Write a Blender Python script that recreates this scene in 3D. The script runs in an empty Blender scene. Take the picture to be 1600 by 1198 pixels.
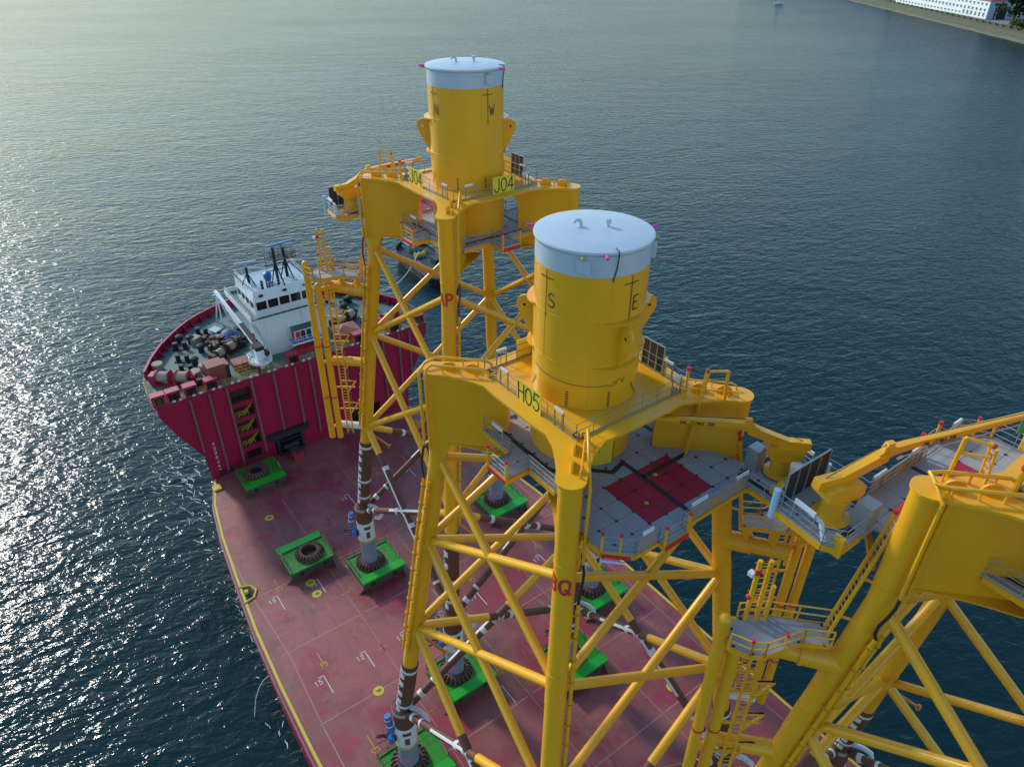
import bpy, math, random
from mathutils import Vector, Matrix
R = math.radians
PI = math.pi
random.seed(7)
C = bpy.context.scene.collection
SC = bpy.context.scene

# ---------------------------------------------------------------- camera, sky, sun, exposure
CAM_Z = 79.2
YAW, PITCH, ROLL = -0.93, 0.572, -0.0079
ct, st = math.cos(YAW), math.sin(YAW)
right = Vector((ct, -st, 0))
flat = Vector((st, ct, 0))
fwd = flat * math.cos(PITCH) - Vector((0, 0, 1)) * math.sin(PITCH)
up = flat * math.sin(PITCH) + Vector((0, 0, 1)) * math.cos(PITCH)
r2 = right * math.cos(ROLL) - up * math.sin(ROLL)
u2 = right * math.sin(ROLL) + up * math.cos(ROLL)
cd = bpy.data.cameras.new('camera')
cam = bpy.data.objects.new('camera', cd)
C.objects.link(cam)
cam.matrix_world = Matrix(((r2.x, u2.x, -fwd.x, 0), (r2.y, u2.y, -fwd.y, 0), (r2.z, u2.z, -fwd.z, CAM_Z), (0, 0, 0, 1)))
cd.sensor_width = 36
cd.lens = 1112.9 / 1600 * 36
cd.clip_start = 0.5
cd.clip_end = 40000
SC.camera = cam

SUN_EL = R(31)
sun_dir = Vector((-0.98, -0.20, 0)).normalized()
world = bpy.data.worlds.new('World')
SC.world = world
world.use_nodes = True
nt = world.node_tree
nt.nodes.clear()
sky = nt.nodes.new('ShaderNodeTexSky')
sky.sky_type = 'NISHITA'
sky.sun_disc = False
sky.sun_elevation = SUN_EL
sky.sun_rotation = math.atan2(sun_dir.x, sun_dir.y)
sky.altitude = 50
sky.air_density = 1.0
sky.dust_density = 0.6
sky.ozone_density = 1.0
bg = nt.nodes.new('ShaderNodeBackground')
bg.inputs['Strength'].default_value = 0.15
wo = nt.nodes.new('ShaderNodeOutputWorld')
tint = nt.nodes.new('ShaderNodeMix')
tint.data_type = 'RGBA'
tint.blend_type = 'MULTIPLY'
tint.inputs['Factor'].default_value = 1.0
tint.inputs['B'].default_value = (0.79, 0.98, 1.02, 1)
nt.links.new(sky.outputs[0], tint.inputs['A'])
nt.links.new(tint.outputs['Result'], bg.inputs[0])
nt.links.new(bg.outputs[0], wo.inputs[0])
sl = bpy.data.lights.new('sun', 'SUN')
sl.energy = 1.6
sl.angle = R(7)
sl.color = (1.0, 0.96, 0.89)
sun = bpy.data.objects.new('sun', sl)
C.objects.link(sun)
sd = Vector((sun_dir.x * math.cos(SUN_EL), sun_dir.y * math.cos(SUN_EL), math.sin(SUN_EL)))
sun.rotation_euler = sd.to_track_quat('Z', 'Y').to_euler()
sun.location = (-200, -100, 200)
SC.view_settings.view_transform = 'Standard'
SC.view_settings.look = 'None'
SC.view_settings.exposure = 0.62
SC.view_settings.gamma = 1.0
SC.view_settings.use_curve_mapping = False

# ---------------------------------------------------------------- materials
def mat(name, col, rough=0.5, metal=0.0, var=0.12, scale=1.5, bump=0.0, bscale=12.0, dirt=0.0, dcol=(0.08, 0.05, 0.03), spec=0.5, stretch=(1, 1, 1), dscale=0.8, dlo=0.56):
    m = bpy.data.materials.new(name)
    m.use_nodes = True
    n = m.node_tree
    b = n.nodes['Principled BSDF']
    b.inputs['Roughness'].default_value = rough
    b.inputs['Metallic'].default_value = metal
    b.inputs['Specular IOR Level'].default_value = spec
    tc = n.nodes.new('ShaderNodeTexCoord')
    mp = n.nodes.new('ShaderNodeMapping')
    mp.inputs['Scale'].default_value = stretch
    n.links.new(tc.outputs['Object'], mp.inputs[0])
    nz = n.nodes.new('ShaderNodeTexNoise')
    nz.inputs['Scale'].default_value = scale
    nz.inputs['Detail'].default_value = 6
    nz.inputs['Roughness'].default_value = 0.6
    n.links.new(mp.outputs[0], nz.inputs['Vector'])
    mx = n.nodes.new('ShaderNodeMix')
    mx.data_type = 'RGBA'
    mx.inputs['A'].default_value = tuple(c * (1 - var) for c in col) + (1,)
    mx.inputs['B'].default_value = tuple(min(1, c * (1 + var)) for c in col) + (1,)
    n.links.new(nz.outputs['Fac'], mx.inputs['Factor'])
    out = mx.outputs['Result']
    if dirt > 0:
        n2 = n.nodes.new('ShaderNodeTexNoise')
        n2.inputs['Scale'].default_value = dscale
        n2.inputs['Detail'].default_value = 8
        n2.inputs['Roughness'].default_value = 0.7
        n.links.new(mp.outputs[0], n2.inputs['Vector'])
        rp = n.nodes.new('ShaderNodeMapRange')
        rp.inputs['From Min'].default_value = dlo
        rp.inputs['From Max'].default_value = dlo + 0.2
        rp.inputs['To Max'].default_value = dirt
        n.links.new(n2.outputs['Fac'], rp.inputs['Value'])
        m2 = n.nodes.new('ShaderNodeMix')
        m2.data_type = 'RGBA'
        n.links.new(rp.outputs[0], m2.inputs['Factor'])
        n.links.new(out, m2.inputs['A'])
        m2.inputs['B'].default_value = dcol + (1,)
        out = m2.outputs['Result']
    n.links.new(out, b.inputs['Base Color'])
    if bump > 0:
        n3 = n.nodes.new('ShaderNodeTexNoise')
        n3.inputs['Scale'].default_value = bscale
        n3.inputs['Detail'].default_value = 4
        n.links.new(tc.outputs['Object'], n3.inputs['Vector'])
        bp = n.nodes.new('ShaderNodeBump')
        bp.inputs['Strength'].default_value = bump
        bp.inputs['Distance'].default_value = 0.05
        n.links.new(n3.outputs['Fac'], bp.inputs['Height'])
        n.links.new(bp.outputs[0], b.inputs['Normal'])
    return m

M = {}
M['yellow'] = mat('yellow_paint', (0.84, 0.40, 0.014), 0.30, var=0.07, scale=0.5, bump=0.04, bscale=1.5, dirt=0.4, dcol=(0.50, 0.22, 0.02), stretch=(1, 1, 0.35), dscale=1.2, dlo=0.6)
M['yellow_plate'] = mat('sign_yellow', (0.80, 0.60, 0.03), 0.45, var=0.05)
M['edge_yellow'] = mat('edge_paint_yellow', (0.60, 0.46, 0.03), 0.55, var=0.15, dirt=0.5, dcol=(0.2, 0.12, 0.04), dscale=2.5)
M['cap'] = mat('cap_light_grey', (0.46, 0.53, 0.59), 0.4, var=0.10, scale=0.8, dirt=0.45, dcol=(0.42, 0.42, 0.40), dscale=0.7)
M['floor'] = mat('grit_grey', (0.33, 0.345, 0.37), 0.7, var=0.1, scale=3, bump=0.1, bscale=30, dirt=0.3, dcol=(0.2, 0.19, 0.18))
M['floor_red'] = mat('grit_red', (0.38, 0.012, 0.04), 0.65, var=0.12, scale=2.5, bump=0.1, bscale=30, dirt=0.25, dcol=(0.24, 0.05, 0.06))
M['black'] = mat('black_paint', (0.025, 0.025, 0.028), 0.6, var=0.2)
M['galv'] = mat('galvanised_steel', (0.42, 0.43, 0.43), 0.45, metal=0.5, var=0.15, scale=4)
M['grey_rail'] = mat('grey_rail_paint', (0.24, 0.24, 0.20), 0.5, var=0.15, scale=4)
M['mesh'] = mat('dark_mesh', (0.035, 0.035, 0.035), 0.7, var=0.2)
M['primer'] = mat('brown_primer', (0.135, 0.048, 0.026), 0.6, var=0.22, scale=1.2, dirt=0.4, dcol=(0.07, 0.03, 0.02))
M['tape'] = mat('white_tape', (0.66, 0.64, 0.60), 0.55, var=0.12, scale=2.5, dirt=0.5, dcol=(0.42, 0.38, 0.33), dscale=1.5)
M['pile'] = mat('pile_grey', (0.20, 0.235, 0.275), 0.5, var=0.25, scale=0.8, dirt=0.5, dcol=(0.22, 0.13, 0.09), stretch=(1, 1, 0.3), dscale=1.5)
M['red'] = mat('signal_red', (0.60, 0.03, 0.03), 0.45, var=0.1)
M['white'] = mat('white_paint', (0.74, 0.75, 0.76), 0.4, var=0.05, scale=0.7, dirt=0.35, dcol=(0.5, 0.46, 0.42), stretch=(1, 1, 0.3), dscale=1.0, dlo=0.58)
M['lightblue'] = mat('light_blue_paint', (0.42, 0.60, 0.78), 0.4, var=0.08)
M['blue'] = mat('blue_paint', (0.03, 0.14, 0.42), 0.4, var=0.2, dirt=0.3, dcol=(0.3, 0.35, 0.4))
M['orange'] = mat('orange_paint', (0.60, 0.22, 0.04), 0.45, var=0.1)
M['hull'] = mat('hull_crimson', (0.36, 0.006, 0.045), 0.42, var=0.16, scale=0.35, bump=0.12, bscale=0.9, dirt=0.45, dcol=(0.17, 0.03, 0.035), stretch=(1, 1, 0.25), dscale=1.0, dlo=0.56)
M['rib'] = mat('stiffener_worn', (0.23, 0.09, 0.09), 0.6, var=0.3, scale=2, dirt=0.5, dcol=(0.12, 0.07, 0.06))
M['dark'] = mat('dark_interior', (0.02, 0.018, 0.018), 0.8, var=0.3)
M['black_rubber'] = mat('black_rubber', (0.02, 0.02, 0.022), 0.7, var=0.3)
M['fdeck'] = mat('teal_deck', (0.085, 0.165, 0.145), 0.6, var=0.25, scale=0.35, dirt=0.65, dcol=(0.13, 0.10, 0.08), dscale=0.5, dlo=0.5)
M['rust'] = mat('rusty_machinery', (0.09, 0.042, 0.03), 0.7, var=0.4, scale=2.5, dirt=0.6, dcol=(0.05, 0.04, 0.035), bump=0.3)
M['rope'] = mat('mooring_rope', (0.40, 0.33, 0.25), 0.85, var=0.25, scale=6, bump=0.5, bscale=25)
M['winch'] = mat('winch_red', (0.42, 0.03, 0.055), 0.45, var=0.2)
M['container'] = mat('container_brown_red', (0.30, 0.075, 0.055), 0.6, var=0.15, dirt=0.6, dcol=(0.42, 0.30, 0.26), dscale=1.5, dlo=0.58)
M['pane'] = mat('pale_pane', (0.12, 0.13, 0.13), 0.2, var=0.5, scale=0.2)
M['glass'] = mat('dark_window_glass', (0.012, 0.014, 0.014), 0.08, var=0.3)
M['bluegrey'] = mat('bluegrey_roof', (0.36, 0.46, 0.52), 0.55, var=0.15, scale=0.6, dirt=0.4, dcol=(0.22, 0.28, 0.33))
M['greenroof'] = mat('green_roof', (0.03, 0.115, 0.085), 0.55, var=0.2)
M['green'] = mat('green_paint', (0.014, 0.27, 0.016), 0.42, var=0.2, scale=1.2, dirt=0.8, dcol=(0.12, 0.14, 0.02), dscale=0.7, dlo=0.5)
M['green_bright'] = mat('green_paint_rail', (0.010, 0.36, 0.022), 0.4, var=0.12, scale=1.0, dirt=0.5, dcol=(0.06, 0.16, 0.03), dscale=1.5, dlo=0.56)
M['boxside'] = mat('box_side_steel', (0.10, 0.058, 0.05), 0.6, var=0.3, scale=1.5)
M['collar'] = mat('rusty_collar', (0.14, 0.06, 0.045), 0.75, var=0.3, scale=4)
M['tarp'] = mat('blue_tarp', (0.02, 0.08, 0.20), 0.6, var=0.3, bump=0.3)
M['tugblack'] = mat('tug_black', (0.012, 0.013, 0.016), 0.45, var=0.4, scale=1)
M['tugdeck'] = mat('tug_deck', (0.022, 0.03, 0.034), 0.6, var=0.6, scale=1.2)
M['tuggreen'] = mat('tug_green', (0.10, 0.22, 0.22), 0.5, var=0.2)
M['mark_white'] = mat('mark_white', (0.62, 0.56, 0.56), 0.6, var=0.35, scale=3)
M['mark_faint'] = mat('mark_faded', (0.42, 0.20, 0.15), 0.6, var=0.35, scale=1.2)
M['mark_yellow'] = mat('mark_yellow', (0.56, 0.33, 0.03), 0.6, var=0.25, scale=3)
M['radar'] = mat('radar_blue', (0.16, 0.27, 0.50), 0.4, var=0.1)
M['pink'] = mat('pink_plastic', (0.75, 0.04, 0.35), 0.4, var=0.1)
M['green_sign'] = mat('green_sign', (0.02, 0.26, 0.12), 0.4, var=0.1)
M['terracotta'] = mat('terracotta_tiles', (0.36, 0.09, 0.05), 0.7, var=0.2)
M['stone'] = mat('quay_stone', (0.10, 0.09, 0.055), 0.85, var=0.5, scale=0.3, dirt=0.8, dcol=(0.075, 0.095, 0.025), dscale=0.12, dlo=0.42, stretch=(1, 1, 3))
M['sand'] = mat('wet_sand', (0.17, 0.145, 0.09), 0.8, var=0.25, scale=0.1)
M['ground'] = mat('quay_ground', (0.22, 0.21, 0.19), 0.85, var=0.3, scale=0.05, dirt=0.5, dcol=(0.07, 0.10, 0.04), dscale=0.02)
M['plaster'] = mat('white_plaster', (0.78, 0.78, 0.76), 0.7, var=0.06, scale=0.1)
M['bluewall'] = mat('blue_grey_wall', (0.30, 0.44, 0.54), 0.6, var=0.1)
M['leaf'] = mat('dark_leaves', (0.035, 0.06, 0.028), 0.8, var=0.5, scale=0.4)
M['leaf_light'] = mat('bright_leaves', (0.12, 0.17, 0.03), 0.8, var=0.4, scale=0.4)
M['bark'] = mat('bark', (0.10, 0.075, 0.05), 0.9, var=0.3)
M['purple'] = mat('number_pink', (0.62, 0.22, 0.42), 0.6, var=0.15)
M['foam'] = mat('sea_foam', (0.5, 0.58, 0.58), 0.7, var=0.3, scale=2)
M['verge'] = mat('grass_verge', (0.06, 0.09, 0.025), 0.9, var=0.5, scale=0.2)

def deck_material():
    m = bpy.data.materials.new('worn_red_deck')
    m.use_nodes = True
    n = m.node_tree
    b = n.nodes['Principled BSDF']
    b.inputs['Roughness'].default_value = 0.55
    tc = n.nodes.new('ShaderNodeTexCoord')
    def noise(scale, detail, rough, st=(1, 1, 1), rot=0):
        mp = n.nodes.new('ShaderNodeMapping')
        mp.inputs['Scale'].default_value = st
        mp.inputs['Rotation'].default_value = (0, 0, rot)
        n.links.new(tc.outputs['Object'], mp.inputs[0])
        t = n.nodes.new('ShaderNodeTexNoise')
        t.inputs['Scale'].default_value = scale
        t.inputs['Detail'].default_value = detail
        t.inputs['Roughness'].default_value = rough
        n.links.new(mp.outputs[0], t.inputs['Vector'])
        return t.outputs['Fac']
    def ramp(f, lo, hi, to=1.0):
        r = n.nodes.new('ShaderNodeMapRange')
        r.inputs['From Min'].default_value = lo
        r.inputs['From Max'].default_value = hi
        r.inputs['To Max'].default_value = to
        n.links.new(f, r.inputs['Value'])
        return r.outputs[0]
    def mix(f, a, bcol):
        x = n.nodes.new('ShaderNodeMix')
        x.data_type = 'RGBA'
        n.links.new(f, x.inputs['Factor'])
        if isinstance(a, tuple): x.inputs['A'].default_value = a + (1,)
        else: n.links.new(a, x.inputs['A'])
        x.inputs['B'].default_value = bcol + (1,)
        return x.outputs['Result']
    c = mix(ramp(noise(0.05, 5, 0.6), 0.42, 0.60), (0.345, 0.088, 0.080), (0.205, 0.062, 0.048))
    c = mix(ramp(noise(0.10, 8, 0.75), 0.49, 0.60, 0.85), c, (0.31, 0.018, 0.045))       # fresh paint patches
    c = mix(ramp(noise(0.40, 8, 0.78, (0.16, 1, 1), 0.05), 0.52, 0.66, 0.8), c, (0.165, 0.08, 0.068))  # scuffs across the ship
    c = mix(ramp(noise(0.45, 9, 0.82, (1, 0.2, 1), 0.03), 0.53, 0.68, 0.8), c, (0.115, 0.064, 0.045))     # grime
    c = mix(ramp(noise(0.28, 9, 0.88), 0.57, 0.63, 0.9), c, (0.42, 0.010, 0.045))
    c = mix(ramp(noise(0.22, 9, 0.88), 0.575, 0.65, 0.85), c, (0.075, 0.045, 0.03))         # oily stains
    c = mix(ramp(noise(2.2, 7, 0.85), 0.55, 0.68, 0.55), c, (0.12, 0.048, 0.042))
    c = mix(ramp(noise(1.6, 7, 0.85, (0.15, 1, 1), 0.5), 0.58, 0.66, 0.55), c, (0.40, 0.19, 0.165))
    c = mix(ramp(noise(2.0, 7, 0.85, (1, 0.12, 1), 0.1), 0.59, 0.66, 0.6), c, (0.10, 0.05, 0.045))
    n.links.new(c, b.inputs['Base Color'])
    # weld seams of the plating: fine relief
    bp = n.nodes.new('ShaderNodeBump')
    bp.inputs['Strength'].default_value = 0.15
    bp.inputs['Distance'].default_value = 0.05
    n.links.new(noise(0.8, 5, 0.6), bp.inputs['Height'])
    n.links.new(bp.outputs[0], b.inputs['Normal'])
    rr = ramp(noise(0.3, 6, 0.7), 0.3, 0.7, 0.3)
    ad = n.nodes.new('ShaderNodeMath')
    ad.inputs[1].default_value = 0.38
    n.links.new(rr, ad.inputs[0])
    n.links.new(ad.outputs[0], b.inputs['Roughness'])
    return m
M['deck'] = deck_material()

def sea_material():
    m = bpy.data.materials.new('sea_water')
    m.use_nodes = True
    n = m.node_tree
    b = n.nodes['Principled BSDF']
    tc = n.nodes.new('ShaderNodeTexCoord')
    def noise(scale, detail, rough, st=(1, 1, 1), rot=0.0, dist=0.0):
        mp = n.nodes.new('ShaderNodeMapping')
        mp.vector_type = 'TEXTURE'
        mp.inputs['Rotation'].default_value = (0, 0, rot)
        mp.inputs['Scale'].default_value = st
        n.links.new(tc.outputs['Object'], mp.inputs[0])
        t = n.nodes.new('ShaderNodeTexNoise')
        t.inputs['Scale'].default_value = scale
        t.inputs['Detail'].default_value = detail
        t.inputs['Roughness'].default_value = rough
        t.inputs['Distortion'].default_value = dist
        n.links.new(mp.outputs[0], t.inputs['Vector'])
        return t.outputs['Fac']
    def math_(op, a, bb):
        x = n.nodes.new('ShaderNodeMath')
        x.operation = op
        for i, v in enumerate((a, bb)):
            if isinstance(v, (int, float)): x.inputs[i].default_value = v
            else: n.links.new(v, x.inputs[i])
        return x.outputs[0]
    W = math.atan2(right.y, right.x) + 0.12      # crest direction, roughly across the view
    def ridge(f):          # rounded troughs, sharper crests
        return math_('SUBTRACT', 1.0, math_('ABSOLUTE', math_('SUBTRACT', math_('MULTIPLY', f, 2.0), 1.0), 0))
    h = math_('MULTIPLY', noise(0.09, 2, 0.5, (1.8, 1, 1), W, 0.4), 0.45)
    h = math_('ADD', h, math_('MULTIPLY', noise(0.50, 3, 0.5, (1.9, 1, 1), W + 0.2, 0.4), 0.44))
    h = math_('ADD', h, math_('MULTIPLY', ridge(noise(0.40, 2, 0.5, (2.2, 1, 1), W + 0.1, 0.6)), 0.11))
    h = math_('ADD', h, math_('MULTIPLY', noise(1.5, 3, 0.55, (1.7, 1, 1), W - 0.1, 0.3), 0.14))
    gust = noise(0.012, 3, 0.5, (2.2, 1, 1), W)
    gr = n.nodes.new('ShaderNodeMapRange')
    gr.inputs['From Min'].default_value = 0.3
    gr.inputs['From Max'].default_value = 0.7
    gr.inputs['To Min'].default_value = 0.75
    gr.inputs['To Max'].default_value = 1.15
    n.links.new(gust, gr.inputs['Value'])
    h = math_('MULTIPLY', h, gr.outputs[0])
    bp = n.nodes.new('ShaderNodeBump')
    bp.inputs['Strength'].default_value = 1.0
    bp.inputs['Distance'].default_value = 1.0
    bp.inputs['Filter Width'].default_value = 0.012
    n.links.new(h, bp.inputs['Height'])
    cl = n.nodes.new('ShaderNodeMix')
    cl.data_type = 'RGBA'
    cl.inputs['A'].default_value = (0.0028, 0.0165, 0.0195, 1)
    cl.inputs['B'].default_value = (0.0045, 0.029, 0.033, 1)
    n.links.new(noise(0.006, 3, 0.5), cl.inputs['Factor'])
    # rough sea: wave facets hide each other, so grazing reflectance stays well below a flat mirror's
    n.nodes.remove(b)
    df = n.nodes.new('ShaderNodeBsdfDiffuse')
    gl = n.nodes.new('ShaderNodeBsdfGlossy')
    gl.inputs['Roughness'].default_value = 0.08
    fr = n.nodes.new('ShaderNodeFresnel')
    fr.inputs['IOR'].default_value = 1.333
    for nd in (gl, fr): n.links.new(bp.outputs[0], nd.inputs['Normal'])
    n.links.new(cl.outputs['Result'], df.inputs['Color'])
    fac = math_('MULTIPLY', fr.outputs[0], math_('SUBTRACT', 1.0, math_('MULTIPLY', fr.outputs[0], 0.66)))
    ms = n.nodes.new('ShaderNodeMixShader')
    n.links.new(fac, ms.inputs[0])
    n.links.new(df.outputs[0], ms.inputs[1])
    n.links.new(gl.outputs[0], ms.inputs[2])
    n.links.new(ms.outputs[0], n.nodes['Material Output'].inputs[0])
    return m
M['sea'] = sea_material()

# ---------------------------------------------------------------- mesh helpers
def ortho(d):
    d = d.normalized()
    a = Vector((0, 0, 1)) if abs(d.z) < 0.9 else Vector((1, 0, 0))
    x = a.cross(d).normalized()
    return x, d.cross(x).normalized()

class MB:
    def __init__(self):
        self.v = []
        self.f = []
    def add(self, vs, fs):
        o = len(self.v)
        self.v += [tuple(p) for p in vs]
        self.f += [tuple(i + o for i in f) for f in fs]
        return self
    def box(self, cx, cy, cz, sx, sy, sz, rz=0.0):
        c, s = math.cos(rz), math.sin(rz)
        vs = []
        for dz in (-.5, .5):
            for dx, dy in ((-.5, -.5), (.5, -.5), (.5, .5), (-.5, .5)):
                x, y = dx * sx, dy * sy
                vs.append((cx + x * c - y * s, cy + x * s + y * c, cz + dz * sz))
        return self.add(vs, [(3, 2, 1, 0), (4, 5, 6, 7), (0, 1, 5, 4), (1, 2, 6, 5), (2, 3, 7, 6), (3, 0, 4, 7)])
    def bar(self, p, q, w, h, upv=None):
        p, q = Vector(p), Vector(q)
        d = (q - p).normalized()
        if upv is None:
            x, y = ortho(d)
        else:
            x = d.cross(Vector(upv)).normalized()
            y = x.cross(d).normalized()
        vs = []
        for o in (p, q):
            for a, b in ((-.5, -.5), (.5, -.5), (.5, .5), (-.5, .5)):
                vs.append(o + x * (a * w) + y * (b * h))
        return self.add(vs, [(3, 2, 1, 0), (4, 5, 6, 7), (0, 1, 5, 4), (1, 2, 6, 5), (2, 3, 7, 6), (3, 0, 4, 7)])
    def tube(self, p, q, r, n=12, r2=None, cap=True):
        p, q = Vector(p), Vector(q)
        if r2 is None: r2 = r
        x, y = ortho(q - p)
        vs = []
        for o, rr in ((p, r), (q, r2)):
            for i in range(n):
                a = 2 * PI * i / n
                vs.append(o + x * (rr * math.cos(a)) + y * (rr * math.sin(a)))
        fs = [(i, (i + 1) % n, n + (i + 1) % n, n + i) for i in range(n)]
        if cap:
            fs += [tuple(range(n - 1, -1, -1)), tuple(range(n, 2 * n))]
        return self.add(vs, fs)
    def path(self, pts, r, n=8):
        pts = [Vector(p) for p in pts]
        m = len(pts)
        x = None
        vs = []
        for k in range(m):
            d = (pts[min(k + 1, m - 1)] - pts[max(k - 1, 0)]).normalized()
            if x is None:
                x, y = ortho(d)
            else:
                x = (x - d * x.dot(d)).normalized()
                y = d.cross(x).normalized()
            for i in range(n):
                a = 2 * PI * i / n
                vs.append(pts[k] + x * (r * math.cos(a)) + y * (r * math.sin(a)))
        fs = []
        for k in range(m - 1):
            for i in range(n):
                fs.append((k * n + i, k * n + (i + 1) % n, (k + 1) * n + (i + 1) % n, (k + 1) * n + i))
        fs += [tuple(range(n - 1, -1, -1)), tuple(range((m - 1) * n, m * n))]
        return self.add(vs, fs)
    def prism(self, poly, z0, z1):
        n = len(poly)
        vs = [(p[0], p[1], z0) for p in poly] + [(p[0], p[1], z1) for p in poly]
        fs = [tuple(range(n - 1, -1, -1)), tuple(range(n, 2 * n))]
        fs += [(i, (i + 1) % n, n + (i + 1) % n, n + i) for i in range(n)]
        return self.add(vs, fs)
    def vprism(self, prof, o, d, th):
        """profile of (r, z) in the vertical plane through o along d, thickness th"""
        d = Vector((d[0], d[1], 0)).normalized()
        nn = Vector((-d.y, d.x, 0))
        n = len(prof)
        o = Vector((o[0], o[1], 0))
        vs = []
        for sgn in (-.5, .5):
            for r, z in prof:
                vs.append(o + d * r + nn * (sgn * th) + Vector((0, 0, z)))
        fs = [tuple(range(n - 1, -1, -1)), tuple(range(n, 2 * n))]
        fs += [(i, (i + 1) % n, n + (i + 1) % n, n + i) for i in range(n)]
        return self.add(vs, fs)
    def lathe(self, prof, n=48, c=(0, 0, 0), closed=False):
        vs = []
        for r, z in prof:
            for i in range(n):
                a = 2 * PI * i / n
                vs.append((c[0] + r * math.cos(a), c[1] + r * math.sin(a), c[2] + z))
        m = len(prof)
        fs = []
        for k in range(m - 1):
            for i in range(n):
                fs.append((k * n + i, k * n + (i + 1) % n, (k + 1) * n + (i + 1) % n, (k + 1) * n + i))
        if not closed:
            if prof[0][0] > 1e-4: fs.append(tuple(range(n - 1, -1, -1)))
            if prof[-1][0] > 1e-4: fs.append(tuple(range((m - 1) * n, m * n)))
        return self.add(vs, fs)
    def arcpatch(self, p, q, r, a0, a1, n=6, ref=None):
        """a patch of a tube's surface between two angles"""
        p, q = Vector(p), Vector(q)
        x, y = ortho(q - p)
        vs = []
        for o in (p, q):
            for rr in (r - 0.03, r):
                for i in range(n + 1):
                    a = a0 + (a1 - a0) * i / n
                    vs.append(o + x * (rr * math.cos(a)) + y * (rr * math.sin(a)))
        k = n + 1
        fs = []
        for i in range(n):
            fs.append((k + i, k + i + 1, 3 * k + i + 1, 3 * k + i))
            fs.append((i, k + i, k + i + 1, i + 1)[::-1])
            fs.append((2 * k + i, 3 * k + i, 3 * k + i + 1, 2 * k + i + 1))
        fs += [(0, 2 * k, 3 * k, k), (n, k + n, 3 * k + n, 2 * k + n)]
        return self.add(vs, fs)
    def sphere(self, c, r, n=10, m=6, sz=1.0):
        prof = [(r * math.sin(PI * k / m) if 0 < k < m else 0.0001, -r * sz * math.cos(PI * k / m)) for k in range(m + 1)]
        return self.lathe(prof, n, c, closed=True)
    def build(self, name, m, parent=None, smooth=True, off=(0, 0, 0), **props):
        me = bpy.data.meshes.new(name)
        ox, oy, oz = off
        me.from_pydata([(x + ox, y + oy, z + oz) for x, y, z in self.v], [], self.f)
        me.update()
        if smooth:
            me.polygons.foreach_set('use_smooth', [True] * len(me.polygons))
            me.set_sharp_from_angle(angle=R(38))
        me.materials.append(m)
        o = bpy.data.objects.new(name, me)
        C.objects.link(o)
        if parent is not None: o.parent = parent
        for k, v in props.items(): o[k] = v
        return o

def thing(name, label, cat, loc=(0, 0, 0), rz=0.0, group=None):
    o = bpy.data.objects.new(name, None)
    o.empty_display_size = 0.5
    C.objects.link(o)
    o.location = loc
    o.rotation_euler = (0, 0, rz)
    o['label'] = label
    o['category'] = cat
    if group: o['group'] = group
    return o
def tag(o, label, cat, group=None):
    o['label'] = label
    o['category'] = cat
    if group: o['group'] = group
    return o
def copy_tree(o, parent=None):
    c = o.copy()
    C.objects.link(c)
    c.parent = parent
    for ch in list(o.children): copy_tree(ch, c)
    return c
def inst(src, parent, loc, rz=0.0, name=None):
    c = src.copy()
    C.objects.link(c)
    c.parent = parent
    c.location = loc
    c.rotation_euler = (0, 0, rz)
    return c

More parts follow.
